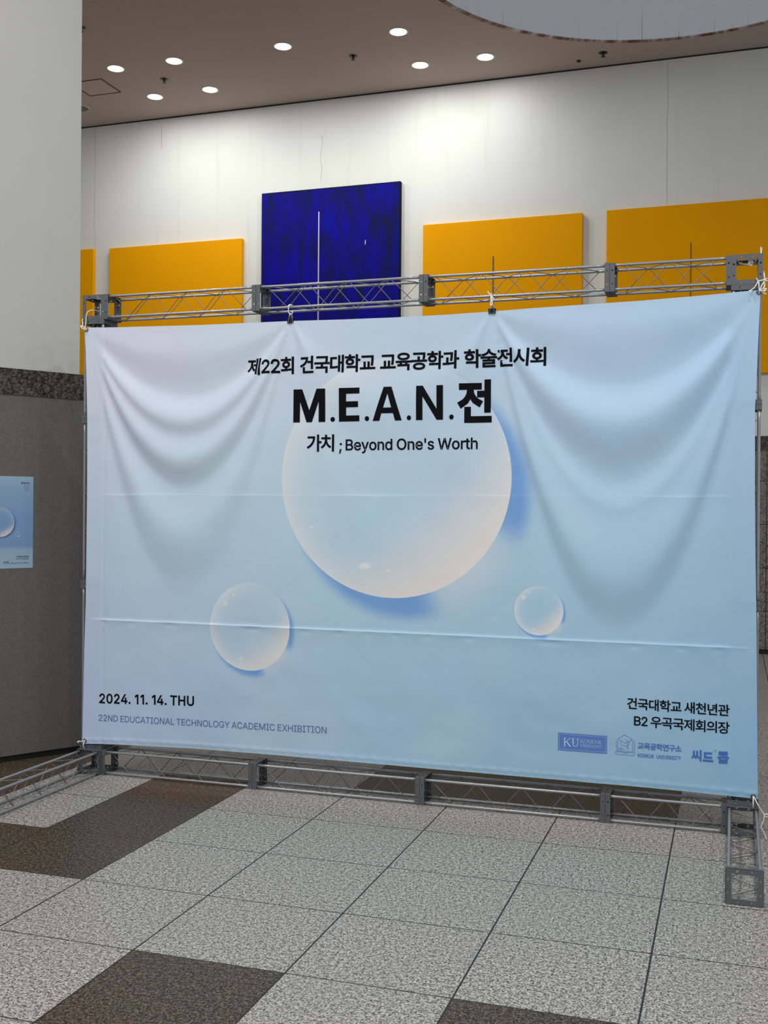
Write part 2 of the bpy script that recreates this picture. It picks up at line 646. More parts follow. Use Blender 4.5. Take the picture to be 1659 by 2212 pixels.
def drape(x, z):
    """how far the cloth stands towards the camera from its hanging plane"""
    h = 0.0
    for xa, xb, za, zb, prof, amp in SWAGS:
        if xa - 0.02 <= x <= xb + 0.02:
            s = max(0.004, min(0.996, (x - xa) / (xb - xa)))
            zt = za + (zb - za) * s
            q = 4 * s * (1 - s)
            D = (zt - z) / q
            h += sinterp(prof, max(D, 0)) * amp * q ** 1.0 * 1.3
            break
    # radiating pleats below the two clips
    for cx in (1.371, 2.535):
        dz = 2.68 - z
        if 0 < dz < 1.1:
            a = (x - cx) / (dz + 0.03)
            f = math.exp(-((dz - 0.25) / 0.30) ** 2)
            h += 0.006 * f * (math.exp(-((abs(a) - 0.42) / 0.13) ** 2) - 0.8 * math.exp(-((abs(a) - 0.16) / 0.12) ** 2))
    # ripples and creases
    p = Vector((x * 1.7, z * 1.7, 3.0))
    h += 0.0035 * noise.noise(p) + 0.0020 * noise.noise(p * 3.1) + 0.0006 * noise.noise(p * 9.0)
    low = sstep((1.0 - z) / 0.5)
    h += low * (0.0030 * noise.noise(Vector((x * 3.2, z * 4.0, 9))) + 0.0022 * noise.noise(Vector((x * 7, z * 9.0, 19))))
    # sharp horizontal packing crease
    zc = 0.938
    t = zc - z
    on = sstep((x - 0.075) / 0.03) * sstep((3.86 - x) / 0.03)
    nn = 0.5 + 0.9 * noise.noise(Vector((x * 8.5, 0.3, 1.7)))
    nt = abs(math.sin(x * 12.1 + 2.2 * math.sin(x * 3.3)))
    a = 0.0085 * on
    if t >= 0:
        h += a * math.exp(-t / (0.022 + 0.05 * max(0, nn)))
        h -= 0.0034 * on * (1 - min(1, nt * 1.8)) * math.exp(-((t - 0.016) / 0.016) ** 2)
    else:
        h += a * math.exp(t / 0.0042)
        h -= 0.0016 * on * (1 - min(1, nt * 2.0)) * math.exp(-((t + 0.02) / 0.012) ** 2)
    # fainter crease half way up
    t = 1.690 + 0.004 * noise.noise(Vector((x * 5, 1.1, 0))) - z
    on = sstep((x - 0.14) / 0.03) * sstep((3.84 - x) / 0.05)
    a = on * 0.0019 * max(0.15, 0.7 + 1.1 * noise.noise(Vector((x * 2.4, 7.7, 0))))
    h += a * (math.exp(-t / 0.045) if t >= 0 else math.exp(t / 0.006))
    # faint upright fold lines
    for xv, av in ((2.91, 0.0012), (0.42, 0.0007), (2.05, 0.0006)):
        t = x - xv
        h += av * math.exp(-abs(t) / 0.012) * sstep((2.2 - z) / 0.4)
    # rests against the posts at both sides
    lo = sstep((0.175 - x) / 0.05)
    ro = sstep((x - 3.725) / 0.05)
    k = max(lo * 0.75, ro * 0.75)
    h = h * (1 - k) + 0.003 * k
    h -= 0.004 * math.exp(-((x - 0.158) / 0.010) ** 2) + 0.003 * math.exp(-((x - 3.742) / 0.012) ** 2)
    # pinned corners
    # gathered hem
    zb = interp(BOT, x)
    hb = z - zb
    if hb < 0.05:
        h += 0.0022 * math.exp(-((hb - 0.026) / 0.012) ** 2) + 0.0016 * math.sin(x * 95 + 3 * math.sin(x * 9)) * math.exp(-((hb - 0.02) / 0.016) ** 2)
    return max(h, -0.045)


Y0 = -0.0065


def cloth_pt(x, z, off=0.0):
    return (x, Y0 - drape(x, z) - off, z)


vals = [k / 250 for k in range(251)]
for zc, n, st in ((0.938, 16, 0.0022), (1.690, 9, 0.003)):
    for k in range(-n // 2, n + 1):
        vals.append((zc - k * st - 0.2) / 2.49)
for k in range(18):
    vals.append(k * 0.003 / 2.49)
vals = sorted(vals)
rows = [vals[0]]
for q in vals[1:]:
    if q - rows[-1] > 0.0006:
        rows.append(q)
rows[-1] = 1.0
NXC = 300
vs, fs = [], []
for r in rows:
    for c in range(NXC + 1):
        s = c / NXC
        xm = 0.022 + 3.867 * s
        z0, z1 = interp(BOT, xm), interp(TOP, xm)
        # rows follow true height away from the edges so that the creases run straight
        zl = 0.2 + 2.49 * r
        wgt = min(1, max(0, min(r, 1 - r) / 0.06))
        z = (z0 + (z1 - z0) * r) * (1 - wgt) + zl * wgt
        xl, xr = interp(LEF, z), interp(RIG, z)
        x = xl + (xr - xl) * s
        vs.append(cloth_pt(x, z))
n1 = NXC + 1
for i in range(len(rows) - 1):
    for c in range(NXC):
        a = i * n1 + c
        fs.append((a, a + 1, a + n1 + 1, a + n1))

g = G('printed_banner_cloth', 0.72, 0, 0.25)
v, x, y, z = g.obj()
fx = g.math('DIVIDE', x, 3.9)
fz = g.math('DIVIDE', g.math('SUBTRACT', z, 0.19), 2.5)


def up_(c, k=1.36):
    return tuple(min(0.95, q * k) for q in lin(c))


rt_ = g.ramp(fx, [(0.0, up_((192, 196, 212))), (0.3, up_((186, 198, 212))), (0.6, up_((172, 192, 212))), (1.0, up_((156, 184, 213)))])
rm_ = g.ramp(fx, [(0.0, up_((176, 193, 211))), (0.35, up_((168, 195, 212))), (0.7, up_((158, 190, 210))), (1.0, up_((150, 180, 205)))])
rb_ = g.ramp(fx, [(0.0, up_((174, 190, 222))), (0.3, up_((161, 188, 212))), (0.65, up_((147, 180, 203))), (1.0, up_((134, 174, 203)))])
base = g.mix(g.ss(fz, 0.45, 0.95), g.mix(g.ss(fz, 0.05, 0.5), rb_, rm_), rt_)
soft = g.noise(v, 1.4, 2, 0.5)
base = g.mix(g.math('MULTIPLY', g.ss(soft, 0.5, 0.75), 0.25), base, up_((176, 200, 205)))


def bubble(base, cx, cz, R, warm, rimw, shd, shblur, spots):
    dx = g.math('SUBTRACT', x, cx)
    dz = g.math('SUBTRACT', z, cz)
    d = g.math('SQRT', g.math('ADD', g.math('MULTIPLY', dx, dx), g.math('MULTIPLY', dz, dz)))
    inside = g.ss(d, R + 0.002, R - 0.002)
    ang = g.math('ARCTAN2', dz, dx)

    def angm(a0, w):
        """1 near angle a0 (radians), fading over w"""
        q = g.math('ABSOLUTE', g.math('SUBTRACT', ang, a0))
        q = g.math('MINIMUM', q, g.math('SUBTRACT', 2 * PI, q))
        return g.ss(q, w, 0.0)
    # printed cast shade, right and below, with a lit gap between
    ox, oz = shd
    ex_ = g.math('SUBTRACT', dx, ox)
    ez_ = g.math('SUBTRACT', dz, oz)
    d2 = g.math('SQRT', g.math('ADD', g.math('MULTIPLY', ex_, ex_), g.math('MULTIPLY', ez_, ez_)))
    sh = g.ss(d2, R + shblur, R - shblur * 0.7)
    gap = angm(-0.84, 0.62)
    c = g.mix(g.math('MULTIPLY', gap, g.math('MULTIPLY', g.ss(d, R * 1.34, R * 0.98), 0.75)), base, up_((186, 196, 210)))
    c = g.mix(g.math('MULTIPLY', sh, g.math('MULTIPLY', g.math('SUBTRACT', 1.0, g.ss(gap, 0.0, 0.55)), 0.92)), c, up_((104, 148, 204)))
    # body of the bubble
    rr = g.math('DIVIDE', d, R)
    rim = g.math('POWER', rr, rimw)
    rim = g.math('MULTIPLY', rim, g.math('SUBTRACT', 1.0, g.math('MULTIPLY', angm(1.0, 1.35), 0.82)))
    body = g.mix(g.math('MULTIPLY', rim, 0.85), base, up_((204, 209, 213)))
    wd = g.math('ADD', g.math('MULTIPLY', dx, 0.62 / R), g.math('MULTIPLY', dz, -0.78 / R))
    body = g.mix(g.math('MULTIPLY', g.ss(wd, 0.12, 1.0), warm), body, up_((212, 208, 205)))
    for (sx, sz, sa, sb, st) in spots:
        qx = g.math('DIVIDE', g.math('SUBTRACT', dx, sx * R), sa * R)
        qz = g.math('DIVIDE', g.math('SUBTRACT', dz, sz * R), sb * R)
        q = g.math('SQRT', g.math('ADD', g.math('MULTIPLY', qx, qx), g.math('MULTIPLY', qz, qz)))
        body = g.mix(g.math('MULTIPLY', g.ss(q, 1.0, 0.25), st), body, up_((222, 219, 214)))
    return g.mix(inside, c, body)


c = bubble(base, 1.985, 1.790, 0.662, 0.85, 6.0, (0.088, -0.098), 0.062,
           [(-0.72, -0.42, 0.018, 0.018, 0.8), (-0.24, -0.74, 0.075, 0.04, 0.75), (-0.03, -0.77, 0.03, 0.02, 0.5)])
c = bubble(c, 1.128, 0.934, 0.252, 0.7, 5.0, (0.022, -0.028), 0.022,
           [(-0.40, 0.72, 0.04, 0.04, 0.85), (-0.62, 0.51, 0.09, 0.10, 0.5), (-0.22, -0.74, 0.08, 0.045, 0.6)])
c = bubble(c, 2.797, 1.087, 0.130, 0.8, 5.5, (0.010, -0.015), 0.011,
           [(-0.40, 0.73, 0.055, 0.045, 0.85), (-0.62, 0.52, 0.14, 0.13, 0.6), (-0.22, -0.76, 0.09, 0.045, 0.6)])
g.color(c)
weave = g.noise(v, 420, 2, 0.6)
crump = g.noise(v, 34, 3, 0.55)
g.bump(g.math('ADD', g.math('MULTIPLY', weave, 0.15), crump), 0.16, 0.0035)
tl = g.node('ShaderNodeBsdfTranslucent')
g.t.links.new(c, tl.inputs[0])
mx = g.node('ShaderNodeMixShader')
mx.inputs[0].default_value = 0.20
outn = g.t.nodes['Material Output']
g.t.links.new(g.b.outputs[0], mx.inputs[1])
g.t.links.new(tl.outputs[0], mx.inputs[2])
g.t.links.new(mx.outputs[0], outn.inputs[0])
M_cloth = g.m

banner = obj('fabric_banner', MB().add(vs, fs), M_cloth, smooth=True)
tag(banner, 'large pale blue fabric banner printed with bubbles, hung on the truss stand', 'banner')

# eyelets
for (ex, ez) in ((0.035, 2.690), (3.881, 2.706), (0.044, 0.201), (3.874, 0.206)):
    mb = MB()
    prof = [(0.0055, 0.0), (0.0065, 0.003), (0.0095, 0.0038), (0.013, 0.0024), (0.0135, 0.0), (0.0055, 0.0)]
    px, py, pz = cloth_pt(ex, ez, 0.0008)
    mb.lathe(prof, 20, Matrix.Translation((px, py, pz)) @ Matrix.Rotation(PI / 2, 4, 'X'))
    obj('eyelet', mb, M_grom, banner, True)['label'] = 'metal eyelet at a banner corner'

# ------------------------------------------------------------------ lettering
GL = """가805|579,724 579,-67 652,-67 652,342 778,342 778,403 652,403 652,724|85,639 85,579 376,579 346,445 281,326 182,224 48,138 88,82 253,192 364,324 428,475 448,639;건805|451,480 451,419 622,419 622,138 695,138 695,723 622,723 622,480|95,663 95,602 376,602 344,502 277,414 179,342 56,288 87,229 239,300 355,397 428,519 454,663|194,198 194,-51 715,-51 715,9 268,9 268,198;곡805|121,199 121,139 594,139 594,-68 667,-68 667,199|338,508 338,348 45,348 45,288 758,288 758,348 410,348 410,508|129,681 129,622 596,622 594,527 576,410 649,403 665,523 668,621 668,681;공805|398,224 284,214 198,185 143,140 123,78 143,17 198,-28 284,-57 398,-67 513,-57 600,-28 655,17 674,78 655,140 600,185 513,214|398,168 483,162 547,144 588,116 602,78 547,14 398,-10 250,14 195,78 210,116 250,144 314,162|129,684 129,625 596,625 593,523 575,415 646,407 665,519 668,617 668,684|338,508 338,355 45,355 45,296 758,296 758,355 410,355 410,508;과805|80,637 80,578 407,578 404,458 384,286 456,280 476,468 479,594 479,637|45,105 280,110 534,135 530,189 275,170 275,411 203,411 203,168 36,165|578,724 578,-68 650,-68 650,331 776,331 776,393 650,393 650,724;관805|87,663 87,602 408,602 404,514 387,393 459,386 476,523 479,621 479,663|46,254 283,259 538,285 534,339 277,318 277,486 206,486 206,315 39,313|586,724 586,128 660,128 660,405 773,405 773,467 660,467 660,724|159,182 159,-51 685,-51 685,9 232,9 232,182;교805|118,644 118,585 604,585 600,401 576,214 648,206 672,399 676,558 676,644|415,364 415,103 291,103 291,364 219,364 219,103 44,103 44,43 759,43 759,103 487,103 487,364;구805|44,333 44,272 363,272 363,-69 436,-69 436,272 759,272 759,333 643,333 663,483 665,603 665,672 133,672 133,614 593,614 590,483 569,333;국805|118,200 118,141 600,141 600,-68 673,-68 673,200 438,200 438,344 762,344 762,404 649,404 666,529 669,629 669,686 135,686 135,627 597,627 594,528 576,404 44,404 44,344 365,344 365,200;년805|398,469 398,411 622,411 622,137 695,137 695,723 622,723 622,621 398,621 398,562 622,562 622,469|188,187 188,-51 716,-51 716,9 261,9 261,187|90,255 150,255 320,260 499,284 491,344 323,322 162,315 162,666 90,666;대805|467,706 467,-27 534,-27 534,347 646,347 646,-68 715,-68 715,724 646,724 646,406 534,406 534,706|72,628 72,127 123,127 279,131 417,151 410,211 284,193 144,188 144,568 366,568 366,628;드805|44,100 44,39 762,39 762,100|135,650 135,284 678,284 678,344 207,344 207,591 671,591 671,650;새805|210,650 210,498 198,396 164,300 109,218 35,157 81,103 182,201 245,341 306,213 402,123 446,180 375,237 323,314 291,405 280,502 280,650|473,707 473,-28 542,-28 542,346 647,346 647,-68 717,-68 717,724 647,724 647,405 542,405 542,707;소805|363,287 363,95 44,95 44,35 762,35 762,95 435,95 435,287|361,671 361,610 335,516 269,434 176,372 72,338 103,277 194,307 277,355 348,419 399,497 450,419 521,355 605,307 696,277 727,338 623,372 530,434 463,516 437,610 437,671;술805|364,720 364,691 340,622 277,565 188,524 83,501 108,446 199,465 282,498 352,544 401,602 451,544 520,498 603,465 695,446 720,501 615,524 526,565 462,622 439,691 439,720|132,-60 691,-60 691,-3 203,-3 203,76 667,76 667,257 437,257 437,335 759,335 759,394 44,394 44,335 364,335 364,257 130,257 130,200 596,200 596,130 132,130;시805|619,724 619,-69 692,-69 692,724|252,656 252,514 235,402 190,299 122,215 39,157 84,96 208,202 290,362 371,211 492,112 536,170 454,226 387,308 341,407 325,514 325,656;씨805|629,724 629,-68 702,-68 702,724|380,654 380,476 365,335 303,200 240,338 225,476 225,654 157,654 157,476 151,394 131,309 93,229 33,165 80,114 149,196 190,303 231,191 303,105 375,191 415,303 457,194 529,111 573,165 513,228 476,307 456,393 450,476 450,654;연805|260,608 313,599 356,571 384,529 394,474 384,420 356,378 313,350 260,341 206,350 163,378 135,420 125,474 135,529 163,571 206,599|622,540 622,411 453,411 463,474 453,540|260,673 179,658 114,617 71,555 56,474 71,395 114,332 179,291 260,277 352,296 422,351 622,351 622,138 695,138 695,723 622,723 622,600 421,600 352,653|190,199 190,-51 717,-51 717,9 262,9 262,199;우805|400,692 287,680 200,645 144,590 123,518 144,446 200,392 287,357 400,345 513,357 601,392 657,446 678,518 657,590 601,645 513,680|400,634 483,626 547,602 588,566 603,518 588,471 547,435 483,412 400,404 317,412 254,435 212,471 198,518 212,566 254,602 317,626|43,270 43,210 364,210 364,-68 436,-68 436,210 761,210 761,270;육805|401,706 285,695 198,665 142,618 123,554 142,490 198,442 285,412 401,402 516,412 604,442 660,490 679,554 660,618 604,665 516,695|401,648 486,641 550,623 591,593 605,554 591,514 550,485 486,466 401,460 316,466 252,485 211,514 197,554 211,593 252,623 316,641|123,185 123,126 598,126 598,-68 671,-68 671,185 570,185 570,284 759,284 759,342 44,342 44,284 232,284 232,185|305,284 498,284 498,185 305,185;의805|300,666 215,653 148,614 103,555 88,480 103,404 148,345 215,307 300,293 385,307 452,345 496,404 512,480 496,555 452,614 385,653|300,603 357,594 401,569 431,530 441,480 431,429 401,390 357,365 300,356 244,365 199,390 170,429 159,480 170,530 199,569 244,594|616,724 616,-69 689,-69 689,724|58,104 300,109 571,139 565,193 296,169 48,165;장805|406,225 297,215 215,187 163,141 145,80 163,18 215,-28 297,-57 406,-67 515,-57 596,-28 647,18 665,80 647,141 596,187 515,215|406,167 485,161 544,144 581,117 594,80 581,42 544,14 485,-3 406,-9 327,-3 268,14 230,42 217,80 230,117 268,144 327,161|62,665 62,606 239,606 239,574 225,492 184,419 122,359 40,318 77,260 200,336 277,454 351,351 468,284 502,341 424,379 364,434 325,500 312,575 312,606 486,606 486,665|586,724 586,247 658,247 658,462 775,462 775,523 658,523 658,724;전805|622,723 622,505 463,505 463,446 622,446 622,143 695,143 695,723|190,194 190,-51 717,-51 717,9 262,9 262,194|69,659 69,600 245,600 245,561 231,479 190,405 127,344 46,302 84,243 206,322 283,441 358,333 474,262 510,320 432,360 371,417 332,486 319,561 319,600 492,600 492,659;제805|646,724 646,-68 715,-68 715,724|488,706 488,439 357,439 357,380 488,380 488,-27 556,-27 556,706|56,631 56,572 206,572 206,500 194,393 161,293 107,208 34,144 79,90 179,193 242,340 302,204 400,109 444,163 372,223 319,303 287,398 276,500 276,572 418,572 418,631;천805|242,719 242,618 66,618 66,559 242,559 242,535 227,455 188,384 126,326 46,286 81,229 202,302 279,415 357,310 475,243 511,300 431,338 368,393 328,460 313,535 313,559 488,559 488,618 314,618 314,719|622,723 622,480 461,480 461,420 622,420 622,132 695,132 695,723|190,185 190,-51 717,-51 717,9 262,9 262,185;치805|619,724 619,-68 692,-68 692,724|263,709 263,586 80,586 80,528 263,528 263,467 248,366 205,273 140,195 59,141 99,85 221,182 300,329 381,190 502,99 543,155 460,207 395,281 351,370 335,467 335,528 516,528 516,586 335,586 335,709;콥805|134,241 134,-58 666,-58 666,241 594,241 594,155 206,155 206,241|206,98 594,98 594,2 206,2|334,458 334,351 45,351 45,292 758,292 758,351 407,351 407,458|129,700 129,641 599,641 598,567 109,552 120,491 594,514 579,399 650,394 668,531 671,639 671,700;학805|279,540 202,530 142,501 103,456 89,397 103,339 142,294 202,265 279,255 356,265 416,294 455,339 468,397 455,456 416,501 356,530|279,484 366,460 399,397 366,335 279,312 192,335 159,397 192,460|144,186 144,126 586,126 586,-68 658,-68 658,186|243,727 243,640 46,640 46,581 513,581 513,640 316,640 316,727|586,724 586,228 658,228 658,445 775,445 775,505 658,505 658,724;회805|616,724 616,-68 689,-68 689,724|305,467 393,442 426,376 393,311 305,287 218,311 184,376 218,442|305,523 227,513 168,483 129,437 116,376 126,322 157,279 206,248 270,232 270,147 48,144 59,82 304,87 571,114 565,168 342,150 342,233 405,249 454,280 485,323 495,376 482,437 443,483 382,513|270,723 270,627 65,627 65,568 545,568 545,627 342,627 342,723;'516|195,794 176,1272 339,1272 321,794;.469|238,-11 194,-3 157,22 132,59 124,102 132,147 157,184 194,208 238,217 282,208 319,184 344,147 353,102 344,59 319,22 282,-3;01133|567,-17 435,2 325,60 236,155 172,283 133,444 119,635 133,826 173,987 238,1116 326,1211 436,1269 567,1289 697,1269 807,1211 896,1116 960,987 1000,826 1013,635 1000,444 961,283 896,155 808,60 698,2|567,124 653,139 726,184 783,258 825,359 851,485 860,635 851,786 825,912 783,1013 726,1088 653,1134 567,1149 480,1134 408,1088 350,1013 308,912 282,786 273,635 282,485 308,359 350,258 408,184 480,139;11133|191,0 191,137 977,137 977,0|690,1272 690,0 531,0 531,1121 523,1121 215,895 215,1067 496,1272;21133|160,0 160,119 586,572 705,706 747,763 777,816 795,871 801,929 793,992 769,1046 732,1090 683,1122 625,1142 559,1149 490,1141 431,1119 383,1082 347,1034 325,974 318,905 164,905 177,1012 216,1106 277,1183 358,1241 454,1277 562,1289 670,1277 765,1241 843,1186 903,1113 940,1027 953,931 946,862 927,794 893,724 840,647 667,449 382,151 382,142 973,142 973,0;41133|99,264 99,396 617,1272 777,1272 271,415 271,406 1033,406 1033,264|704,0 704,794 857,794 857,0;SEMI469|94,-299 169,178 342,178 211,-299|259,677 215,685 178,710 153,747 144,790 153,835 178,871 215,896 259,905 303,896 340,871 365,835 373,790 365,747 340,710 303,685;A1199|41,0 504,1272 691,1272 1157,0 988,0 718,756 660,930 580,1196 613,1196 532,927 476,756 213,0|275,355 275,497 924,497 924,355;B1140|150,0 150,1272 603,1272 724,1260 822,1227 898,1174 952,1105 984,1024 995,935 988,860 967,800 933,752 891,715 841,687 787,667 787,656 848,643 908,614 962,568 1006,508 1035,432 1045,341 1034,249 1000,167 943,98 861,45 753,11 616,0|312,143 612,143 739,157 825,199 873,263 889,341 880,403 856,460 817,508 764,545 698,569 621,577 312,577|312,714 595,714 661,720 720,740 770,773 808,816 832,869 840,930 825,1008 781,1072 707,1115 600,1129 312,1129;C1275|668,-17 513,3 376,62 261,158 174,288 119,448 101,635 119,823 174,983 261,1113 376,1209 513,1269 668,1289 762,1282 851,1261 932,1226 1005,1178 1068,1118 1119,1046 1158,964 1182,871 1021,871 1002,932 973,986 937,1032 893,1071 843,1101 788,1122 729,1135 668,1139 557,1125 459,1081 376,1008 312,909 272,785 259,635 272,486 313,361 377,263 460,191 558,147 668,132 729,137 788,150 843,171 893,201 937,240 973,286 1002,340 1021,401 1182,401 1159,309 1120,227 1069,155 1006,95 933,47 851,12 763,-10;D1256|547,0 240,0 240,143 537,143 679,157 795,202 884,274 947,373 985,495 998,638 985,781 948,901 886,999 799,1070 688,1115 552,1129 233,1129 233,1272 563,1272 736,1253 881,1196 998,1103 1084,978 1136,822 1154,638 1136,454 1083,297 996,170 877,77 726,19|312,1272 312,0 150,0 150,1272;E1046|150,0 150,1272 931,1272 931,1129 312,1129 312,714 889,714 889,572 312,572 312,143 938,143 938,0;G1301|672,-17 512,3 373,63 259,159 173,289 119,449 101,635 119,823 173,983 259,1113 372,1209 508,1269 662,1289 760,1281 851,1259 934,1223 1008,1173 1071,1112 1123,1041 1161,960 1186,871 1020,871 997,930 968,983 932,1029 890,1067 842,1098 788,1121 729,1135 663,1139 555,1125 458,1081 376,1009 312,910 272,785 259,635 272,486 313,362 377,263 460,191 560,147 672,132 773,144 862,178 935,233 991,308 1025,400 1037,506 1086,498 707,498 707,639 1195,639 1195,500 1178,353 1127,227 1047,124 941,47 815,-1;H1292|150,0 150,1272 312,1272 312,722 981,722 981,1272 1142,1272 1142,0 981,0 981,580 312,580 312,0;I751|78,0 78,143 295,143 295,1129 78,1129 78,1272 673,1272 673,1129 457,1129 457,143 673,143 673,0;K1167|261,364 261,540 348,653 436,758 529,860 909,1272 1121,1272 578,690 569,691|150,0 150,1272 312,1272 312,836 310,562 312,483 312,0|930,0 469,648 570,773 1122,0;L982|150,0 150,1272 312,1272 312,143 903,143 903,0;M1571|150,0 150,1272 379,1272 693,468 718,397 748,306 778,210 804,122 768,122 825,303 855,396 881,468 1191,1272 1419,1272 1419,0 1261,0 1261,817 1267,1143 1282,1143 1244,1023 1205,907 1168,804 1139,727 854,0 715,0 426,727 398,802 362,903 323,1019 280,1143 297,1143 300,1040 304,821 305,727 305,0;N1308|150,0 150,1272 341,1272 858,457 907,377 969,267 1034,137 1012,134 1002,271 998,393 997,487 997,1272 1158,1272 1158,0 967,0 505,726 443,827 370,953 269,1130 298,1134 306,959 311,820 312,727 312,0;O1333|667,-17 513,3 376,62 262,158 175,288 119,448 101,635 119,823 175,983 262,1113 376,1209 513,1269 667,1289 822,1269 959,1209 1073,1113 1160,983 1214,823 1233,635 1214,448 1160,288 1073,158 959,62 822,3|667,132 776,147 874,190 957,261 1021,360 1062,485 1075,635 1062,786 1021,912 957,1010 874,1082 776,1125 667,1139 559,1125 460,1081 377,1010 313,911 272,785 259,635 272,485 313,361 377,262 460,190 559,147;R1122|150,0 150,1272 590,1272 724,1259 833,1221 916,1162 976,1083 1012,988 1023,880 1012,772 976,679 916,601 832,543 723,506 590,494 241,494 241,638 584,638 673,645 744,667 798,703 834,751 856,811 863,880 856,951 834,1012 797,1062 744,1099 672,1122 582,1130 312,1130 312,0|883,0 575,573 757,573 1069,0;S1116|559,-22 430,-11 319,23 228,77 160,150 115,239 96,341 261,341 276,274 309,219 356,177 416,147 485,129 559,123 642,130 715,151 776,184 824,230 854,285 864,348 855,403 830,447 791,482 740,511 612,556 459,598 319,651 216,723 151,816 130,931 144,1032 187,1119 255,1191 344,1244 449,1278 568,1289 686,1278 790,1244 877,1191 943,1122 986,1039 1002,945 843,945 816,1030 755,1093 668,1133 562,1146 485,1140 418,1119 363,1088 322,1046 296,995 288,939 298,880 327,834 371,798 423,770 531,733 661,698 779,659 840,630 897,594 947,549 986,494 1012,427 1021,347 1007,248 966,159 899,84 808,26 694,-10;T1122|79,1129 79,1272 1042,1272 1042,1129 642,1129 642,0 481,0 481,1129;U1293|647,-20 506,-6 385,38 286,108 212,200 166,309 150,433 150,1272 311,1272 311,446 321,359 352,283 401,219 468,170 550,139 647,129 744,139 827,170 893,219 941,283 972,359 982,446 982,1272 1143,1272 1143,433 1128,309 1081,200 1007,108 909,38 787,-6;V1199|510,0 41,1272 211,1272 481,516 538,344 620,77 586,77 667,345 724,516 987,1272 1157,1272 695,0;W1716|388,0 41,1272 206,1272 408,490 439,364 467,234 492,99 473,99 499,234 528,364 560,490 766,1272 949,1272 1154,490 1186,364 1215,234 1243,99 1221,99 1247,234 1276,364 1307,490 1508,1272 1674,1272 1326,0 1139,0 919,807 878,979 840,1187 874,1187 837,987 795,807 576,0;X1186|45,0 543,711 543,591 73,1272 260,1272 445,1001 510,903 559,822 609,730 580,730 630,822 679,903 746,1001 934,1272 1116,1272 647,597 647,717 1139,0 954,0 731,323 671,413 624,489 576,578 611,578 563,491 516,414 454,323 229,0;Y1180|509,0 509,521 41,1272 228,1272 481,861 556,730 624,576 559,576 628,732 701,861 953,1272 1138,1272 670,521 670,0;d1061|488,-20 377,-5 279,40 198,113 137,211 98,332 85,472 98,612 137,731 198,829 280,901 377,946 489,961 569,954 632,932 681,900 718,864 766,798 777,798 777,1272 929,1272 929,0 782,0 782,147 766,147 717,78 680,42 631,9 568,-13|511,117 591,128 658,162 710,216 749,288 772,374 779,474 772,572 749,657 711,727 659,780 592,813 511,825 429,813 361,778 309,724 271,653 248,568 241,474 248,377 271,291 310,219 363,164 430,129;e1010|530,-20 401,-5 292,41 204,114 139,212 99,331 85,467 99,604 138,724 202,823 288,898 392,945 513,961 590,955 664,935 735,901 798,852 852,787 893,705 919,604 928,485 928,423 187,423 187,552 845,552 774,505 767,594 744,671 707,736 656,784 591,815 513,825 433,815 366,784 312,735 272,674 248,603 240,527 240,444 249,347 276,265 320,201 378,154 449,125 531,115 585,119 634,132 677,153 714,182 743,219 764,264 912,227 883,158 838,98 778,49 706,11 623,-13;h1025|284,567 284,0 131,0 131,1272 284,1272 284,719 256,719 309,831 380,905 468,947 568,961 659,951 738,921 803,872 852,802 883,712 893,601 893,0 740,0 740,588 726,687 682,761 614,807 525,823 460,815 402,793 353,757 316,707 292,643;n1024|284,567 284,0 131,0 131,948 279,948 280,719 256,719 309,831 380,905 468,947 568,961 659,951 737,921 802,872 851,802 882,712 893,601 893,0 740,0 740,588 726,687 682,761 614,807 525,823 460,815 402,793 353,757 316,707 292,643;o1038|518,-20 397,-5 292,41 205,115 140,213 99,332 85,469 99,608 140,728 205,826 292,900 397,946 518,961 640,946 746,900 833,826 898,728 939,608 953,469 939,332 898,213 833,115 746,41 640,-5|518,116 605,128 676,165 730,221 768,294 790,377 798,469 790,561 768,645 730,718 676,775 605,812 518,825 432,812 363,775 309,718 271,646 248,561 241,469 248,377 271,294 309,221 363,165 432,128;r648|131,0 131,948 279,948 279,802 288,802 325,867 381,918 452,951 533,962 609,959 609,806 575,811 517,814 454,807 398,787 350,753 315,709 292,655 284,592 284,0;s912|455,-20 362,-13 280,9 211,45 154,95 113,159 89,236 235,266 263,198 310,151 374,123 453,114 542,124 611,156 655,202 670,257 661,302 635,339 591,368 530,388 373,425 260,464 181,520 133,594 117,685 128,762 163,829 217,884 288,926 372,952 468,961 558,954 635,931 698,895 747,848 785,790 810,725 670,693 646,744 606,789 549,821 469,831 391,822 327,792 285,748 271,693 281,645 310,608 359,579 429,557 574,523 686,484 766,428 812,356 828,266 816,187 781,118 725,60 650,16 559,-11;t568|510,948 510,818 16,818 16,948|162,1178 315,1178 315,244 321,190 340,153 374,132 426,125 504,134 533,4 480,-7 421,-10 312,6 230,53 179,130 162,232;y973|119,-347 154,-214 221,-225 259,-222 294,-210 326,-185 353,-145 376,-89 406,-3 44,948 211,948 413,388 467,217 514,52 459,52 506,217 560,388 763,948 929,948 510,-145 479,-213 441,-268 398,-310 348,-339 292,-357 229,-363 161,-358"""
GLYPH = {}
for rec in GL.split(';'):
    key, rest = (';', rec[4:]) if rec.startswith('SEMI') else (rec[0], rec[1:])
    parts = rest.split('|')
    GLYPH[key] = (int(parts[0]), [[tuple(map(int, q.split(','))) for q in p.split(' ')] for p in parts[1:]])
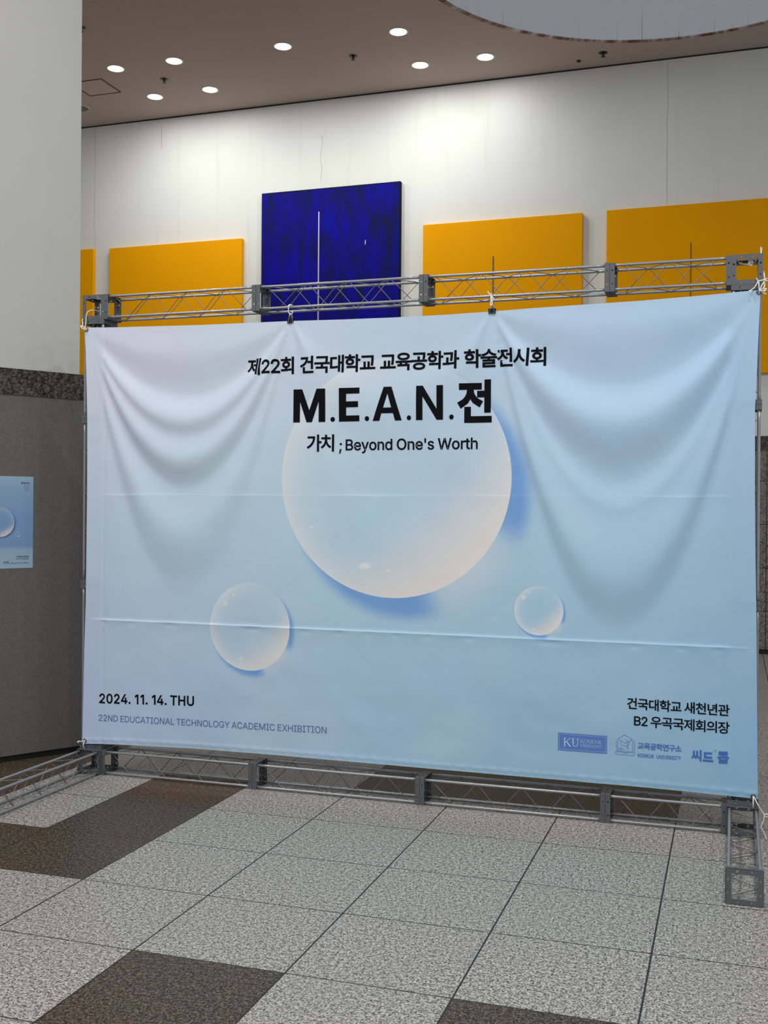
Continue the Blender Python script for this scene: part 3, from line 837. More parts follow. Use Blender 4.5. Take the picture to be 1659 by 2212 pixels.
# plain outlines where the letter is better drawn with straight strokes
GLYPH['M'] = (1571, [[(150, 0), (150, 1272), (379, 1272), (785, 230), (1191, 1272), (1419, 1272), (1419, 0), (1261, 0), (1261, 1010), (854, 0), (715, 0), (305, 1010), (305, 0)]])
GLYPH['N'] = (1308, [[(150, 0), (150, 1272), (341, 1272), (997, 250), (997, 1272), (1158, 1272), (1158, 0), (967, 0), (312, 1020), (312, 0)]])
GLYPH['A'] = (1199, [[(41, 0), (504, 1272), (691, 1272), (1157, 0), (988, 0), (864, 355), (334, 355), (213, 0)], [(383, 497), (815, 497), (599, 1100)]])
GLYPH['1'] = (860, [[(690, 1272), (690, 0), (531, 0), (531, 1105), (215, 895), (215, 1067), (496, 1272)]])
BOLD = {'M': [[(0, 0), (0, 1), (.27, 1), (.5, .36), (.73, 1), (1, 1), (1, 0), (.795, 0), (.795, .62), (.585, 0), (.415, 0), (.205, .62), (.205, 0)]],
        'A': [[(0, 0), (.365, 1), (.635, 1), (1, 0), (.77, 0), (.70, .22), (.30, .22), (.23, 0)], [(.36, .385), (.64, .385), (.5, .80)]],
        'N': [[(0, 0), (0, 1), (.245, 1), (.76, .32), (.76, 1), (1, 1), (1, 0), (.765, 0), (.24, .69), (.24, 0)]],
        'E': [[(0, 0), (0, 1), (1, 1), (1, .825), (.355, .825), (.355, .595), (.94, .595), (.94, .42), (.355, .42), (.355, .175), (1, .175), (1, 0)]]}
EM_H, EM_L = 875.0, 1798.0      # units per em of the Hangul and of the Latin outlines


def area(p):
    return 0.5 * sum(a[0] * b[1] - b[0] * a[1] for a, b in zip(p, p[1:] + p[:1]))


def within(pt, poly):
    x, y = pt
    r = False
    for (x0, y0), (x1, y1) in zip(poly, poly[1:] + poly[:1]):
        if (y0 > y) != (y1 > y) and x < (x1 - x0) * (y - y0) / (y1 - y0) + x0:
            r = not r
    return r


def fatten(polys, d):
    res = []
    for i, p in enumerate(polys):
        depth = sum(1 for j, q in enumerate(polys) if j != i and within(p[0], q) and within(p[len(p) // 2], q))
        ccw = area(p) > 0
        if ccw != (depth % 2 == 0):
            p = p[::-1]
        if d:
            n = len(p)
            o = []
            for k in range(n):
                a, b, c_ = Vector(p[k - 1]), Vector(p[k]), Vector(p[(k + 1) % n])
                e1, e2 = (b - a).normalized(), (c_ - b).normalized()
                n1_, n2_ = Vector((e1.y, -e1.x)), Vector((e2.y, -e2.x))
                m = n1_ + n2_
                L = m.length_squared
                o.append(tuple(b + m * (d * 2 / L)) if L > 0.5 else tuple(b + (n1_ + e1) * d) if L < 0.05 else tuple(b + m * (d * 2 / 0.5) * 0.5))
            p = o
        res.append(p)
    return res


def glyph(ch, em, weight):
    adv, polys = GLYPH[ch]
    k = em / (EM_L if ord(ch) < 256 else EM_H)
    return adv * k, fatten([[(x * k, y * k) for x, y in p] for p in polys], weight * em)


def layout(text, xa, xb, za, zb, em, weight, space=0.26, hem=None, xs=1.0):
    """set text so that its ink runs from xa to xb, by tracking; the baseline goes from za to zb"""
    items, pen = [], 0.0
    for ch in text:
        if ch == ' ':
            pen += space * em
            items.append(None)
            continue
        adv, polys = glyph(ch, (hem or em) if ord(ch) >= 256 else em, weight)
        items.append((pen, [[(u * xs, w) for u, w in p] for p in polys]))
        pen += adv * xs
    gl = [(i, it) for i, it in enumerate(items) if it]
    lo = min(q[0] for p in gl[0][1][1] for q in p)
    hi = gl[-1][1][0] + max(q[0] for p in gl[-1][1][1] for q in p)
    n = gl[-1][0]
    tr_ = ((xb - xa) - (hi - lo)) / n if n else 0
    out = []
    for i, (pen, polys) in gl:
        for p in polys:
            out.append([(xa - lo + pen + i * tr_ + u, w + za + (zb - za) * ((pen + i * tr_ - lo) / (xb - xa))) for u, w in p])
    return out


def fit(ch, x0, x1, z0, z1, weight):
    """one glyph stretched into a box"""
    _, polys = glyph(ch, 1.0, weight)
    us = [q[0] for p in polys for q in p]
    ws = [q[1] for p in polys for q in p]
    a, b, c_, d = min(us), max(us), min(ws), max(ws)
    return [[(x0 + (u - a) / (b - a) * (x1 - x0), z0 + (w - c_) / (d - c_) * (z1 - z0)) for u, w in p] for p in polys]


def ribbon(pts, w, close=False):
    """outline of a stroked line"""
    P = [Vector(p) for p in pts]
    n = len(P)
    L, R = [], []
    for k in range(n):
        a = P[k - 1] if (k or close) else None
        c_ = P[(k + 1) % n] if (k < n - 1 or close) else None
        e1 = (P[k] - a).normalized() if a is not None else None
        e2 = (c_ - P[k]).normalized() if c_ is not None else None
        e1 = e1 or e2
        e2 = e2 or e1
        m = Vector((-e1.y - e2.y, e1.x + e2.x))
        m *= (w / max(m.length_squared, 0.8))
        L.append(tuple(P[k] + m))
        R.append(tuple(P[k] - m))
    if close:
        return [L, R] if abs(area(L)) > abs(area(R)) else [R, L]
    q = L + R[::-1]
    return [q if area(q) > 0 else q[::-1]]


def grouped(polys):
    """outlines run anticlockwise, holes clockwise: give each outline its holes"""
    out = [[p] for p in polys if area(p) > 0]
    for p in polys:
        if area(p) <= 0:
            for grp in out:
                if within(p[0], grp[0]):
                    grp.append(p)
                    break
    return out


def draped(name, polys, mat, off=0.0018, parent=None, edge=0.014):
    vs_, fs_ = [], []
    # fill glyph by glyph so that crossing outlines never mix
    done = grouped(polys)
    bm = bmesh.new()
    for grp in done:
        a, b = filled(grp)
        k = [bm.verts.new(q) for q in a]
        for f in b:
            try:
                bm.faces.new([k[i] for i in f])
            except ValueError:
                pass
    for _ in range(6):
        es = [e_ for e_ in bm.edges if e_.calc_length() > edge]
        if not es:
            break
        bmesh.ops.subdivide_edges(bm, edges=es, cuts=1, use_grid_fill=False)
        bmesh.ops.triangulate(bm, faces=[f for f in bm.faces if len(f.verts) > 3])
    for v_ in bm.verts:
        v_.co = cloth_pt(v_.co.x, v_.co.y, off)
    bm.normal_update()
    for f in bm.faces:
        if f.normal.y > 0:
            f.normal_flip()
    me = bpy.data.meshes.new(name)
    bm.to_mesh(me)
    bm.free()
    return link(name, me, mat, parent or banner)


def letter(polys, mat, label, off=0.0018):
    o = draped('lettering', polys, mat, off)
    o['label'] = label
    return o


letter(layout('제22회 건국대학교 교육공학과 학술전시회', 1.100, 2.824, 2.389, 2.389, 0.1045, 0.0255, 0.34), M_ink, 'black heading line of Korean text')
P = []
for ch, (a, b) in zip('M.E.A.N.', [(1.391, 1.585), (1.616, 1.643), (1.667, 1.789), (1.821, 1.847), (1.868, 2.036), (2.065, 2.089), (2.117, 2.268), (2.303, 2.328)]):
    if ch == '.':
        P += fit(ch, a, b, 2.104, 2.131, 0.034)
    else:
        for i, p in enumerate(BOLD[ch]):
            q = [(a + u * (b - a), 2.104 + w * 0.187) for u, w in p]
            P.append(q if (area(q) > 0) == (i == 0) else q[::-1])
P += fit('전', 2.347, 2.537, 2.084, 2.315, 0.040)
letter(P, M_ink, 'large bold black title')
letter(layout('가치', 1.474, 1.639, 1.947, 1.947, 0.102, 0.022), M_ink, 'black Korean word before the subtitle')
P = fit(';', 1.669, 1.685, 1.925, 1.985, 0.012)
P += layout("Beyond One's Worth", 1.707, 2.462, 1.944, 1.944, 0.0835, 0.0165, 0.24)
letter(P, M_ink, 'black subtitle line')
letter(layout('2024. 11. 14. THU', 0.141, 0.777, 0.436, 0.460, 0.0775, 0.024, 0.20), M_ink, 'black date line')
letter(layout('22ND EDUCATIONAL TECHNOLOGY ACADEMIC EXHIBITION', 0.137, 1.607, 0.328, 0.356, 0.0525, 0.002, 0.24), M_ink_grey, 'slate blue line of capitals')
letter(layout('건국대학교 새천년관', 3.257, 3.759, 0.606, 0.599, 0.0625, 0.0180, 0.26), M_ink, 'black venue line in Korean')
letter(layout('B2 우곡국제회의장', 3.293, 3.760, 0.519, 0.511, 0.0640, 0.0150, 0.26, 0.0640), M_ink, 'black lower venue line in Korean')

# university plaque
KX0, KX1, KZ0, KZ1 = 2.905, 3.157, 0.361, 0.4535
pl = draped('plaque', [rect(KX0, KZ0, KX1, KZ1)], M_ink_fill, 0.0012)
pl['label'] = 'blue printed plaque with pale letters'
P = ribbon([(KX0 + 0.007, KZ0 + 0.007), (KX1 - 0.007, KZ0 + 0.007), (KX1 - 0.007, KZ1 - 0.007), (KX0 + 0.007, KZ1 - 0.007)], 0.0010, True)
SERIF = {'K': ([((0.16, 0), (0.16, 1), 2), ((0.2, 0.42), (0.72, 1), 1), ((0.36, 0.58), (0.78, 0), 2)], [(0.16, 0), (0.16, 1), (0.72, 1), (0.78, 0)], 0.92),
         'O': ([((0.42 + 0.36 * math.cos(t * PI / 8), 0.5 + 0.5 * math.sin(t * PI / 8)), (0.42 + 0.36 * math.cos((t + 1) * PI / 8), 0.5 + 0.5 * math.sin((t + 1) * PI / 8)), 1.5) for t in range(16)], [], 0.86),
         'N': ([((0.16, 0), (0.16, 1), 1), ((0.16, 1), (0.70, 0), 2), ((0.70, 0), (0.70, 1), 1)], [(0.16, 0), (0.16, 1), (0.70, 1)], 0.88),
         'U': ([((0.16, 1), (0.16, 0.32), 2), ((0.16, 0.32), (0.28, 0.05), 1.6), ((0.28, 0.05), (0.54, 0.05), 1.2), ((0.54, 0.05), (0.68, 0.32), 1.1), ((0.68, 0.32), (0.68, 1), 1)], [(0.16, 1), (0.68, 1)], 0.86),
         'I': ([((0.16, 0), (0.16, 1), 2)], [(0.16, 0), (0.16, 1)], 0.34),
         'V': ([((0.08, 1), (0.38, 0), 2), ((0.38, 0), (0.68, 1), 1)], [(0.08, 1), (0.68, 1)], 0.76),
         'E': ([((0.16, 0), (0.16, 1), 2), ((0.16, 1), (0.60, 1), 1), ((0.16, 0.5), (0.5, 0.5), 1), ((0.16, 0), (0.62, 0), 1)], [(0.16, 0), (0.16, 1)], 0.72),
         'R': ([((0.16, 0), (0.16, 1), 2), ((0.16, 1), (0.52, 0.97), 1), ((0.52, 0.97), (0.62, 0.75), 1.4), ((0.62, 0.75), (0.5, 0.5), 1.3), ((0.5, 0.5), (0.16, 0.48), 1), ((0.42, 0.48), (0.72, 0), 1.8)], [(0.16, 0), (0.72, 0)], 0.80),
         'S': ([((0.58, 0.82), (0.36, 1), 1), ((0.36, 1), (0.14, 0.8), 1.2), ((0.14, 0.8), (0.56, 0.32), 2), ((0.56, 0.32), (0.36, 0), 1.2), ((0.36, 0), (0.1, 0.2), 1)], [], 0.66),
         'T': ([((0.36, 0), (0.36, 1), 2), ((0.06, 1), (0.66, 1), 1)], [(0.36, 0)], 0.72),
         'Y': ([((0.06, 1), (0.36, 0.48), 2), ((0.36, 0.48), (0.66, 1), 1), ((0.36, 0), (0.36, 0.48), 2)], [(0.06, 1), (0.66, 1), (0.36, 0)], 0.70)}


def serif_text(word, x0, x1, z0, z1, w):
    tot = sum(SERIF[ch][2] for ch in word)
    kx = (x1 - x0) / tot
    pen, out = x0, []
    for ch in word:
        strokes, feet, adv = SERIF[ch]
        for a, b, t in strokes:
            out += ribbon([(pen + a[0] * kx, z0 + a[1] * (z1 - z0)), (pen + b[0] * kx, z0 + b[1] * (z1 - z0))], w * t * 0.5)
        for fx_, fz_ in feet:
            out += ribbon([(pen + (fx_ - 0.14) * kx, z0 + fz_ * (z1 - z0)), (pen + (fx_ + 0.14) * kx, z0 + fz_ * (z1 - z0))], w * 0.4)
        pen += adv * kx
    return out


def strokes_mesh(name, polys, mat, off):
    bm = bmesh.new()
    for p in polys:
        k = [bm.verts.new((q[0], q[1], 0)) for q in p]
        bm.faces.new(k)
    for v_ in bm.verts:
        v_.co = cloth_pt(v_.co.x, v_.co.y, off)
    bm.normal_update()
    for f in bm.faces:
        if f.normal.y > 0:
            f.normal_flip()
    me = bpy.data.meshes.new(name)
    bm.to_mesh(me)
    bm.free()
    return link(name, me, mat, banner)


P = [P[0] if area(P[0]) > 0 else P[0][::-1], P[1] if area(P[1]) < 0 else P[1][::-1]]
draped('plaque_border', P, M_ink_pale, 0.0024)
Q = serif_text('KU', 2.932, 3.016, 0.386, 0.427, 0.0050)
Q += serif_text('KONKUK', 3.022, 3.131, 0.4085, 0.4265, 0.0019)
Q += serif_text('UNIVERSITY', 3.021, 3.131, 0.3875, 0.4015, 0.0015)
strokes_mesh('plaque_lettering', Q, M_ink_pale, 0.0026)['label'] = 'pale serif letters on the plaque'

# laptop with graduation cap
S = []
LW = 0.0015
for pts, cl in (([(3.2075, 0.377), (3.205, 0.430), (3.207, 0.436), (3.214, 0.438)], False), ([(3.284, 0.438), (3.293, 0.437), (3.2975, 0.431), (3.296, 0.379)], False),
                ([(3.216, 0.432), (3.2125, 0.4295), (3.2125, 0.381), (3.288, 0.381), (3.288, 0.430), (3.282, 0.432)], False),
                ([(3.2005, 0.376), (3.1995, 0.368), (3.205, 0.3625), (3.293, 0.3615), (3.2985, 0.367), (3.298, 0.376)], True),
                ([(3.238, 0.376), (3.242, 0.3705), (3.257, 0.3705), (3.261, 0.376)], False),
                ([(3.213, 0.4445), (3.247, 0.4660), (3.286, 0.4445), (3.249, 0.4230)], True),
                ([(3.226, 0.434), (3.2275, 0.420), (3.236, 0.411), (3.247, 0.408), (3.259, 0.411), (3.268, 0.419), (3.272, 0.433)], False),
                ([(3.248, 0.445), (3.2615, 0.434), (3.263, 0.405)], False),
                ([(3.219, 0.398), (3.238, 0.398)], False), ([(3.219, 0.3915), (3.249, 0.3905)], False), ([(3.219, 0.385), (3.226, 0.385)], False)):
    r_ = ribbon(pts, LW, cl)
    if cl:
        a, b = r_
        n = len(a)
        S += [[a[k], a[(k + 1) % n], b[(k + 1) % n], b[k]] for k in range(n)]
    else:
        q = r_[0]
        n = len(q) // 2
        S += [[q[k], q[k + 1], q[2 * n - 2 - k], q[2 * n - 1 - k]] for k in range(n - 1)]
ball = circle(3.2625, 0.3995, 0.0042, 10), circle(3.2625, 0.3995, 0.0026, 10)
S += [[ball[0][k], ball[0][(k + 1) % 10], ball[1][(k + 1) % 10], ball[1][k]] for k in range(10)]
strokes_mesh('laptop_emblem', S, M_ink_blue, 0.0014)['label'] = 'blue line drawing of a laptop wearing a graduation cap'
letter(layout('교육공학연구소', 3.312, 3.529, 0.402, 0.401, 0.0365, 0.018), M_ink_blue, 'blue Korean institute name')
letter(layout('KONKUK UNIVERSITY', 3.313, 3.527, 0.357, 0.358, 0.0255, 0.014, 0.42, None, 0.78), M_ink_blue, 'blue line of small capitals')
P = fit('씨', 3.576, 3.6265, 0.359, 0.416, 0.032) + fit('드', 3.632, 3.683, 0.360, 0.408, 0.050) + fit('콥', 3.703, 3.758, 0.357, 0.417, 0.040)
for a in range(4):
    t = PI / 4 + a * PI / 2
    P += ribbon([(3.691 + 0.003 * math.cos(t), 0.4175 + 0.003 * math.sin(t)), (3.691 + 0.0085 * math.cos(t), 0.4175 + 0.0085 * math.sin(t))], 0.0018)
letter(P, M_ink_blue, 'blue bold logo word')


# ------------------------------------------------------------------ cords and clips
def smooth_path(pts, n=6):
    P_ = [Vector(p) for p in pts]
    out = []
    for i in range(len(P_) - 1):
        a, b, c_, d = P_[max(i - 1, 0)], P_[i], P_[i + 1], P_[min(i + 2, len(P_) - 1)]
        for k in range(n):
            t = k / n
            out.append(0.5 * ((2 * b) + (c_ - a) * t + (2 * a - 5 * b + 4 * c_ - d) * t * t + (3 * b - a - 3 * c_ + d) * t ** 3))
    out.append(P_[-1])
    return out


def cord(label, strands, r=0.0026, group='white tie cords'):
    mb_ = MB()
    for s in strands:
        mb_.tube(smooth_path(s), r, 7)
    o = obj('cord', mb_, M_cord, None, True)
    return tag(o, label, 'cord')


def P3(pts, y):
    ys = y if isinstance(y, (list, tuple)) else [y] * len(pts)
    return [(p[0], yy, p[1]) for p, yy in zip(pts, ys)]


F = -0.024
cord('white cord tying the upper left banner corner to the truss', [
    P3([(0.034, 2.690), (0.032, 2.742), (0.031, 2.775), (0.038, 2.80), (0.052, 2.814), (0.072, 2.813)], [F, -0.012, -0.008, 0.0, 0.03, 0.08]),
    P3([(0.034, 2.690), (0.017, 2.707), (0.010, 2.731), (0.003, 2.752), (-0.004, 2.772)], [F, F, -0.012, -0.006, 0.03]),
    P3([(0.040, 2.685), (0.022, 2.700), (0.006, 2.712), (0.018, 2.694), (0.040, 2.692)], [-0.012, F, -0.028, -0.030, -0.014]),
    P3([(0.040, 2.694), (0.024, 2.704), (0.010, 2.704), (0.022, 2.688), (0.038, 2.686)], [-0.014, -0.03, F, F, -0.012])])
cord('white cord knotted at the upper right corner of the banner', [
    P3([(3.882, 2.706), (3.880, 2.738), (3.879, 2.754), (3.873, 2.766), (3.868, 2.776)], [F, -0.026, -0.012, -0.012, -0.014]),
    P3([(3.877, 2.760), (3.862, 2.732), (3.847, 2.717), (3.837, 2.709), (3.835, 2.714)], [-0.012, -0.016, F, -0.03, -0.03]),
    P3([(3.884, 2.712), (3.895, 2.739), (3.902, 2.751), (3.907, 2.769), (3.905, 2.792), (3.903, 2.812)], [F, -0.02, -0.012, -0.004, 0.0, 0.02]),
    P3([(3.884, 2.708), (3.902, 2.723), (3.907, 2.741), (3.905, 2.763)], [F, -0.026, -0.012, -0.004]),
    P3([(3.889, 2.708), (3.901, 2.706), (3.910, 2.708), (3.914, 2.716), (3.905, 2.716), (3.906, 2.694)], [F, -0.03, -0.03, -0.03, -0.028, -0.024]),
    P3([(3.876, 2.761), (3.890, 2.762), (3.907, 2.766), (3.918, 2.770)], [-0.013, -0.012, -0.012, -0.02]),
    P3([(3.905, 2.768), (3.912, 2.760), (3.920, 2.759)], [-0.012, -0.015, -0.02]),
    P3([(3.896, 2.700), (3.906, 2.695), (3.914, 2.690)], [F, F, F]),
    P3([(3.838, 2.710), (3.842, 2.703), (3.846, 2.707)], [-0.03, -0.03, -0.03])], 0.0030)
cord('pale cord wound over the upper right truss block', [
    P3([(3.889, 2.896), (3.888, 2.922), (3.886, 2.936)], [0.02, 0.02, 0.02]),
    P3([(3.891, 2.896), (3.892, 2.920), (3.895, 2.932)], [0.02, 0.02, 0.018]),
    P3([(3.832, 2.893), (3.832, 2.868), (3.831, 2.852), (3.836, 2.847), (3.842, 2.852), (3.842, 2.893)], [0.02, 0.021, 0.022, 0.026, 0.03, 0.032]),
    P3([(3.838, 2.893), (3.838, 2.868), (3.837, 2.850), (3.843, 2.846), (3.848, 2.853), (3.848, 2.893)], [0.02, 0.02, 0.02, 0.026, 0.03, 0.032]),
    P3([(3.878, 2.893), (3.868, 2.872), (3.850, 2.864), (3.842, 2.868)], [0.03, 0.03, 0.03, 0.026]),
    P3([(3.776, 2.884), (3.786, 2.866), (3.806, 2.858), (3.832, 2.855)], [0.03, 0.03, 0.03, 0.026])], 0.0024)
cord('short white cord knotted at the lower left banner corner', [
    P3([(0.046, 0.202), (0.026, 0.197), (0.004, 0.194)], [-0.012, F, -0.02]),
    P3([(0.010, 0.199), (0.000, 0.193), (0.006, 0.187)], [-0.02, -0.022, -0.02]),
    P3([(0.044, 0.200), (0.041, 0.175), (0.041, 0.152)], [-0.012, F, -0.010])], 0.0030)
cord('white cord from the lower right banner corner hanging to the floor', [
    P3([(3.874, 0.206), (3.874, 0.176), (3.874, 0.153)], [-0.014, -0.03, -0.02]),
    P3([(3.876, 0.206), (3.896, 0.171), (3.915, 0.139), (3.926, 0.122), (3.934, 0.112), (3.946, 0.118), (3.938, 0.128), (3.926, 0.120)], [-0.014, -0.03, -0.02, -0.02, -0.02, -0.022, -0.026, -0.022]),
    P3([(3.926, 0.120), (3.922, 0.09), (3.912, 0.06), (3.922, 0.040), (3.932, 0.018), (3.936, 0.004)], [-0.022, -0.02, -0.02, -0.022, -0.024, -0.03])], 0.0030)
cord('white cord tying the left binder clip to the truss', [
    P3([(1.345, 2.757), (1.356, 2.766), (1.366, 2.772), (1.380, 2.769)], [-0.006, -0.010, -0.008, 0.0]),
    P3([(1.362, 2.771), (1.359, 2.745), (1.360, 2.729), (1.369, 2.718), (1.366, 2.708)], [-0.008, -0.014, -0.014, -0.016, -0.016]),
    P3([(1.352, 2.760), (1.368, 2.768), (1.366, 2.774), (1.356, 2.770)], [-0.012, -0.012, -0.006, -0.006]),
    P3([(1.376, 2.735), (1.386, 2.727), (1.379, 2.716), (1.371, 2.722)], [-0.014, -0.016, -0.016, -0.014])], 0.0026)
cord('white cord tying the right binder clip to the truss', [
    P3([(2.511, 2.786), (2.516, 2.775), (2.527, 2.763), (2.537, 2.752), (2.546, 2.740)], [-0.010, -0.010, -0.010, -0.012, -0.014]),
    P3([(2.519, 2.766), (2.529, 2.770), (2.536, 2.765), (2.530, 2.758)], [-0.010, -0.010, 0.0, -0.008]),
    P3([(2.527, 2.760), (2.530, 2.738), (2.528, 2.718), (2.531, 2.706)], [-0.012, -0.014, -0.016, -0.016]),
    P3([(2.535, 2.756), (2.534, 2.736), (2.538, 2.718), (2.534, 2.706)], [-0.012, -0.014, -0.016, -0.016])], 0.0032)


def binder(cx, cz, label):
    root = link('binder_clip', None, loc=(cx, Y0, cz))
    tag(root, label, 'clip', 'black binder clips on the banner top')
    mb_ = MB()
    w, h, t = 0.0195, 0.0255, 0.0075
    # wedge section in y-z, swept along x
    prof = [(-0.0016, -h), (-0.0032, -h), (-t, -0.001), (-t, 0.0), (t, 0.0), (t, -0.001), (0.0032, -h), (0.0016, -h), (t - 0.0015, -0.0016), (-t + 0.0015, -0.0016)]
    n_ = len(prof)
    vs_ = [(-w, a, b) for a, b in prof] + [(w, a, b) for a, b in prof]
    fs_ = [(i, (i + 1) % n_, (i + 1) % n_ + n_, i + n_) for i in range(n_)]
    mb_.add(vs_, fs_)
    mb_.tube([(-w, -0.0042, -h), (w, -0.0042, -h)], 0.0016, 8)
    mb_.tube([(-w, 0.0042, -h), (w, 0.0042, -h)], 0.0016, 8)
    obj('body', mb_, M_clip, root)
    for s in (-1, 1):
        hd = MB().tube(smooth_path([(-0.013, s * 0.0042, -h), (-0.010, s * 0.0068, 0.002), (-0.006, s * 0.005, 0.020), (0, s * 0.004, 0.0235), (0.006, s * 0.005, 0.020), (0.010, s * 0.0068, 0.002), (0.013, s * 0.0042, -h)], 5), 0.0011, 6)
        obj('wire_handle', hd, M_clipw, root, True)
    return root


binder(1.371, 2.6935, 'black binder clip gripping banner top below the blue painting')
binder(2.5345, 2.692, 'black binder clip gripping banner top below a yellow painting')


# ------------------------------------------------------------------ paintings
def painting(name, label, x0, z0, z1, w, mat, stripe=None, fleck=None):
    root = link(name, None, loc=(x0, WALL, z0))
    tag(root, label, 'painting', 'colour field paintings on the white wall')
    mb_ = MB().box((0, -0.065, 0), (w, -0.004, z1 - z0))
    c_ = obj('canvas', mb_, mat, root)
    bv = c_.modifiers.new('soft_edges', 'BEVEL')
    bv.width = 0.004
    bv.segments = 2
    if stripe:
        sx, sz, m, sw = stripe
        obj('stripe', MB().box((sx - x0 - sw / 2, -0.068, 0.05), (sx - x0 + sw / 2, -0.0645, sz - z0)), m, root)
    if fleck:
        obj('fleck', MB().add([(fleck[0] - x0 + a * 0.012, -0.0655, fleck[1] - z0 + b * 0.03) for a, b in ((-0.6, -1), (0.5, -0.8), (0.8, 0.9), (-0.1, 1))], [(0, 1, 2, 3)]), M_chip, root)
    return root


painting('painting', 'yellow painting half hidden behind the white pillar', -6.675, 3.19, 5.185, 2.0, M_yel)
painting('painting', 'yellow painting left of the blue painting', -4.42, 3.19, 5.172, 2.0, M_yel)
painting('painting', 'tall blue painting with a thin pale upright line', -2.137, 3.19, 5.736, 1.9, M_blue, (-1.333, 5.436, M_stripe_w, 0.016), (-0.70, 5.0))
painting('painting', 'yellow painting directly right of the blue painting', 0.061, 3.19, 5.162, 1.972, M_yel, (0.955, 4.714, M_stripe_y, 0.016))
painting('painting', 'yellow painting farthest right, behind the stand corner', 2.316, 3.19, 5.167, 1.90, M_yel, (3.277, 4.72, M_stripe_o, 0.012))


# ------------------------------------------------------------------ poster on the pillar
def poster():
    root = link('poster', None)
    tag(root, 'small blue bubble poster on the grey pillar stone', 'poster')
    root.location = Vector((-0.4985, 0.210, 1.2245)) + Vector((0.85, -0.527, 0)) * 0.0055
    root.rotation_euler = (0, 0, PA)
    w, h = 0.42, 0.582
    g = G('poster_print', 0.5, 0, 0.3)
    v, x, y, z = g.obj()
    fz = g.math('DIVIDE', z, h)
    c = g.ramp(fz, [(0.0, lin((150, 178, 198))), (0.2, lin((142, 172, 196))), (0.24, lin((118, 150, 190))), (0.55, lin((120, 152, 194))), (0.86, lin((134, 166, 196))), (1.0, lin((150, 176, 196)))])

    def disc(c, cx, cz, R, sox, soz, blur, warm):
        dx = g.math('SUBTRACT', x, cx)
        dz = g.math('SUBTRACT', z, cz)
        d = g.math('SQRT', g.math('ADD', g.math('MULTIPLY', dx, dx), g.math('MULTIPLY', dz, dz)))
        ex_ = g.math('SUBTRACT', dx, sox)
        ez_ = g.math('SUBTRACT', dz, soz)
        d2 = g.math('SQRT', g.math('ADD', g.math('MULTIPLY', ex_, ex_), g.math('MULTIPLY', ez_, ez_)))
        o_ = g.mix(g.math('MULTIPLY', g.ss(d2, R + blur, R - blur), 0.8), c, lin((62, 98, 156)))
        body = g.mix(g.math('MULTIPLY', g.math('POWER', g.math('DIVIDE', d, R), 5.0), 0.4), c, lin((186, 200, 214)))
        wd = g.math('ADD', g.math('MULTIPLY', dx, 0.5 / R), g.math('MULTIPLY', dz, -0.86 / R))
        body = g.mix(g.math('MULTIPLY', g.ss(wd, 0.45, 1.0), warm), body, lin((216, 206, 204)))
        return g.mix(g.ss(d, R + 0.001, R - 0.001), o_, body)
    c = disc(c, -0.214, 0.292, 0.093, 0.010, -0.008, 0.007, 0.9)
    c = disc(c, -0.100, 0.214, 0.017, 0.001, -0.001, 0.001, 0.8)
    c = disc(c, -0.170, 0.412, 0.005, 0.0, 0.0, 0.001, 1.0)
    g.color(c)
    obj('sheet', MB().box((-w, -0.0004, 0), (0, 0.0012, h)), g.m, root)

    def flat(polys, mat, label=None):
        mb_ = MB()
        done = grouped(polys)
        M = Matrix(((1, 0, 0, 0), (0, 0, -1, -0.0009), (0, 1, 0, 0), (0, 0, 0, 1)))
        for grp in done:
            mb_.add(*filled(grp), M)
        return obj('lettering', mb_, mat, root)
    flat(layout('MEAN', -0.078, -0.026, 0.5355, 0.5355, 0.0155, 0.03), M_ink)
    flat(layout("가치", -0.193, -0.157, 0.0285, 0.0285, 0.021, 0.012), M_ink)
    flat(layout("; Beyond One's Worth", -0.151, -0.026, 0.0285, 0.0285, 0.0128, 0.0), M_ink)
    flat(layout('건국대학교 새천년관', -0.108, -0.027, 0.0685, 0.0685, 0.0115, 0.01), M_ink)
    flat(layout('B2 우곡국제회의장', -0.108, -0.027, 0.0545, 0.0545, 0.0110, 0.0), M_ink)
    bars = []
    for k, L in enumerate((0.034, 0.042, 0.036, 0.030)):
        zz = 0.524 - 0.0105 * k
        bars.append(rect(-0.026 - L, zz - 0.0012, -0.026, zz + 0.0012))
    flat(bars, M_ink_grey)
    return root


poster()

# ------------------------------------------------------------------ ceiling fittings
M_trim = plain('white_trim', (205, 203, 198), 0.5)
lens = G('lamp_glow', 0.5)
lens.b.inputs['Emission Color'].default_value = (1.0, 0.985, 0.96, 1)
lens.b.inputs['Emission Strength'].default_value = 14.0
lens.color(lin((240, 240, 236)))
M_lens = lens.m
LAMPS = [(-3.356, 5.697, 'farthest back left of the near left four', 0), (-2.571, 5.705, '', 0), (-3.356, 6.625, '', 0), (-2.565, 6.617, '', 0),
         (-1.177, 5.71, '', 0), (0.198, 5.736, '', 0), (0.181, 6.666, '', 0), (0.973, 6.667, '', 0)]
LAMP_LABELS = ['lit round downlight at far left, beside the ceiling hatch', 'lit round downlight, upper right of the left cluster of four',
               'lit round downlight, lower left of the left cluster, nearest the wall', 'lit round downlight, lower right of the left cluster of four',
               'lit round downlight alone above the blue painting, largest and brightest', 'lit round downlight highest in the photo, left of the skylight edge',
               'lit round downlight close to the wall, just left of the rightmost one', 'lit round downlight directly below the skylight rim, rightmost of all']
ring_me = lens_me = None
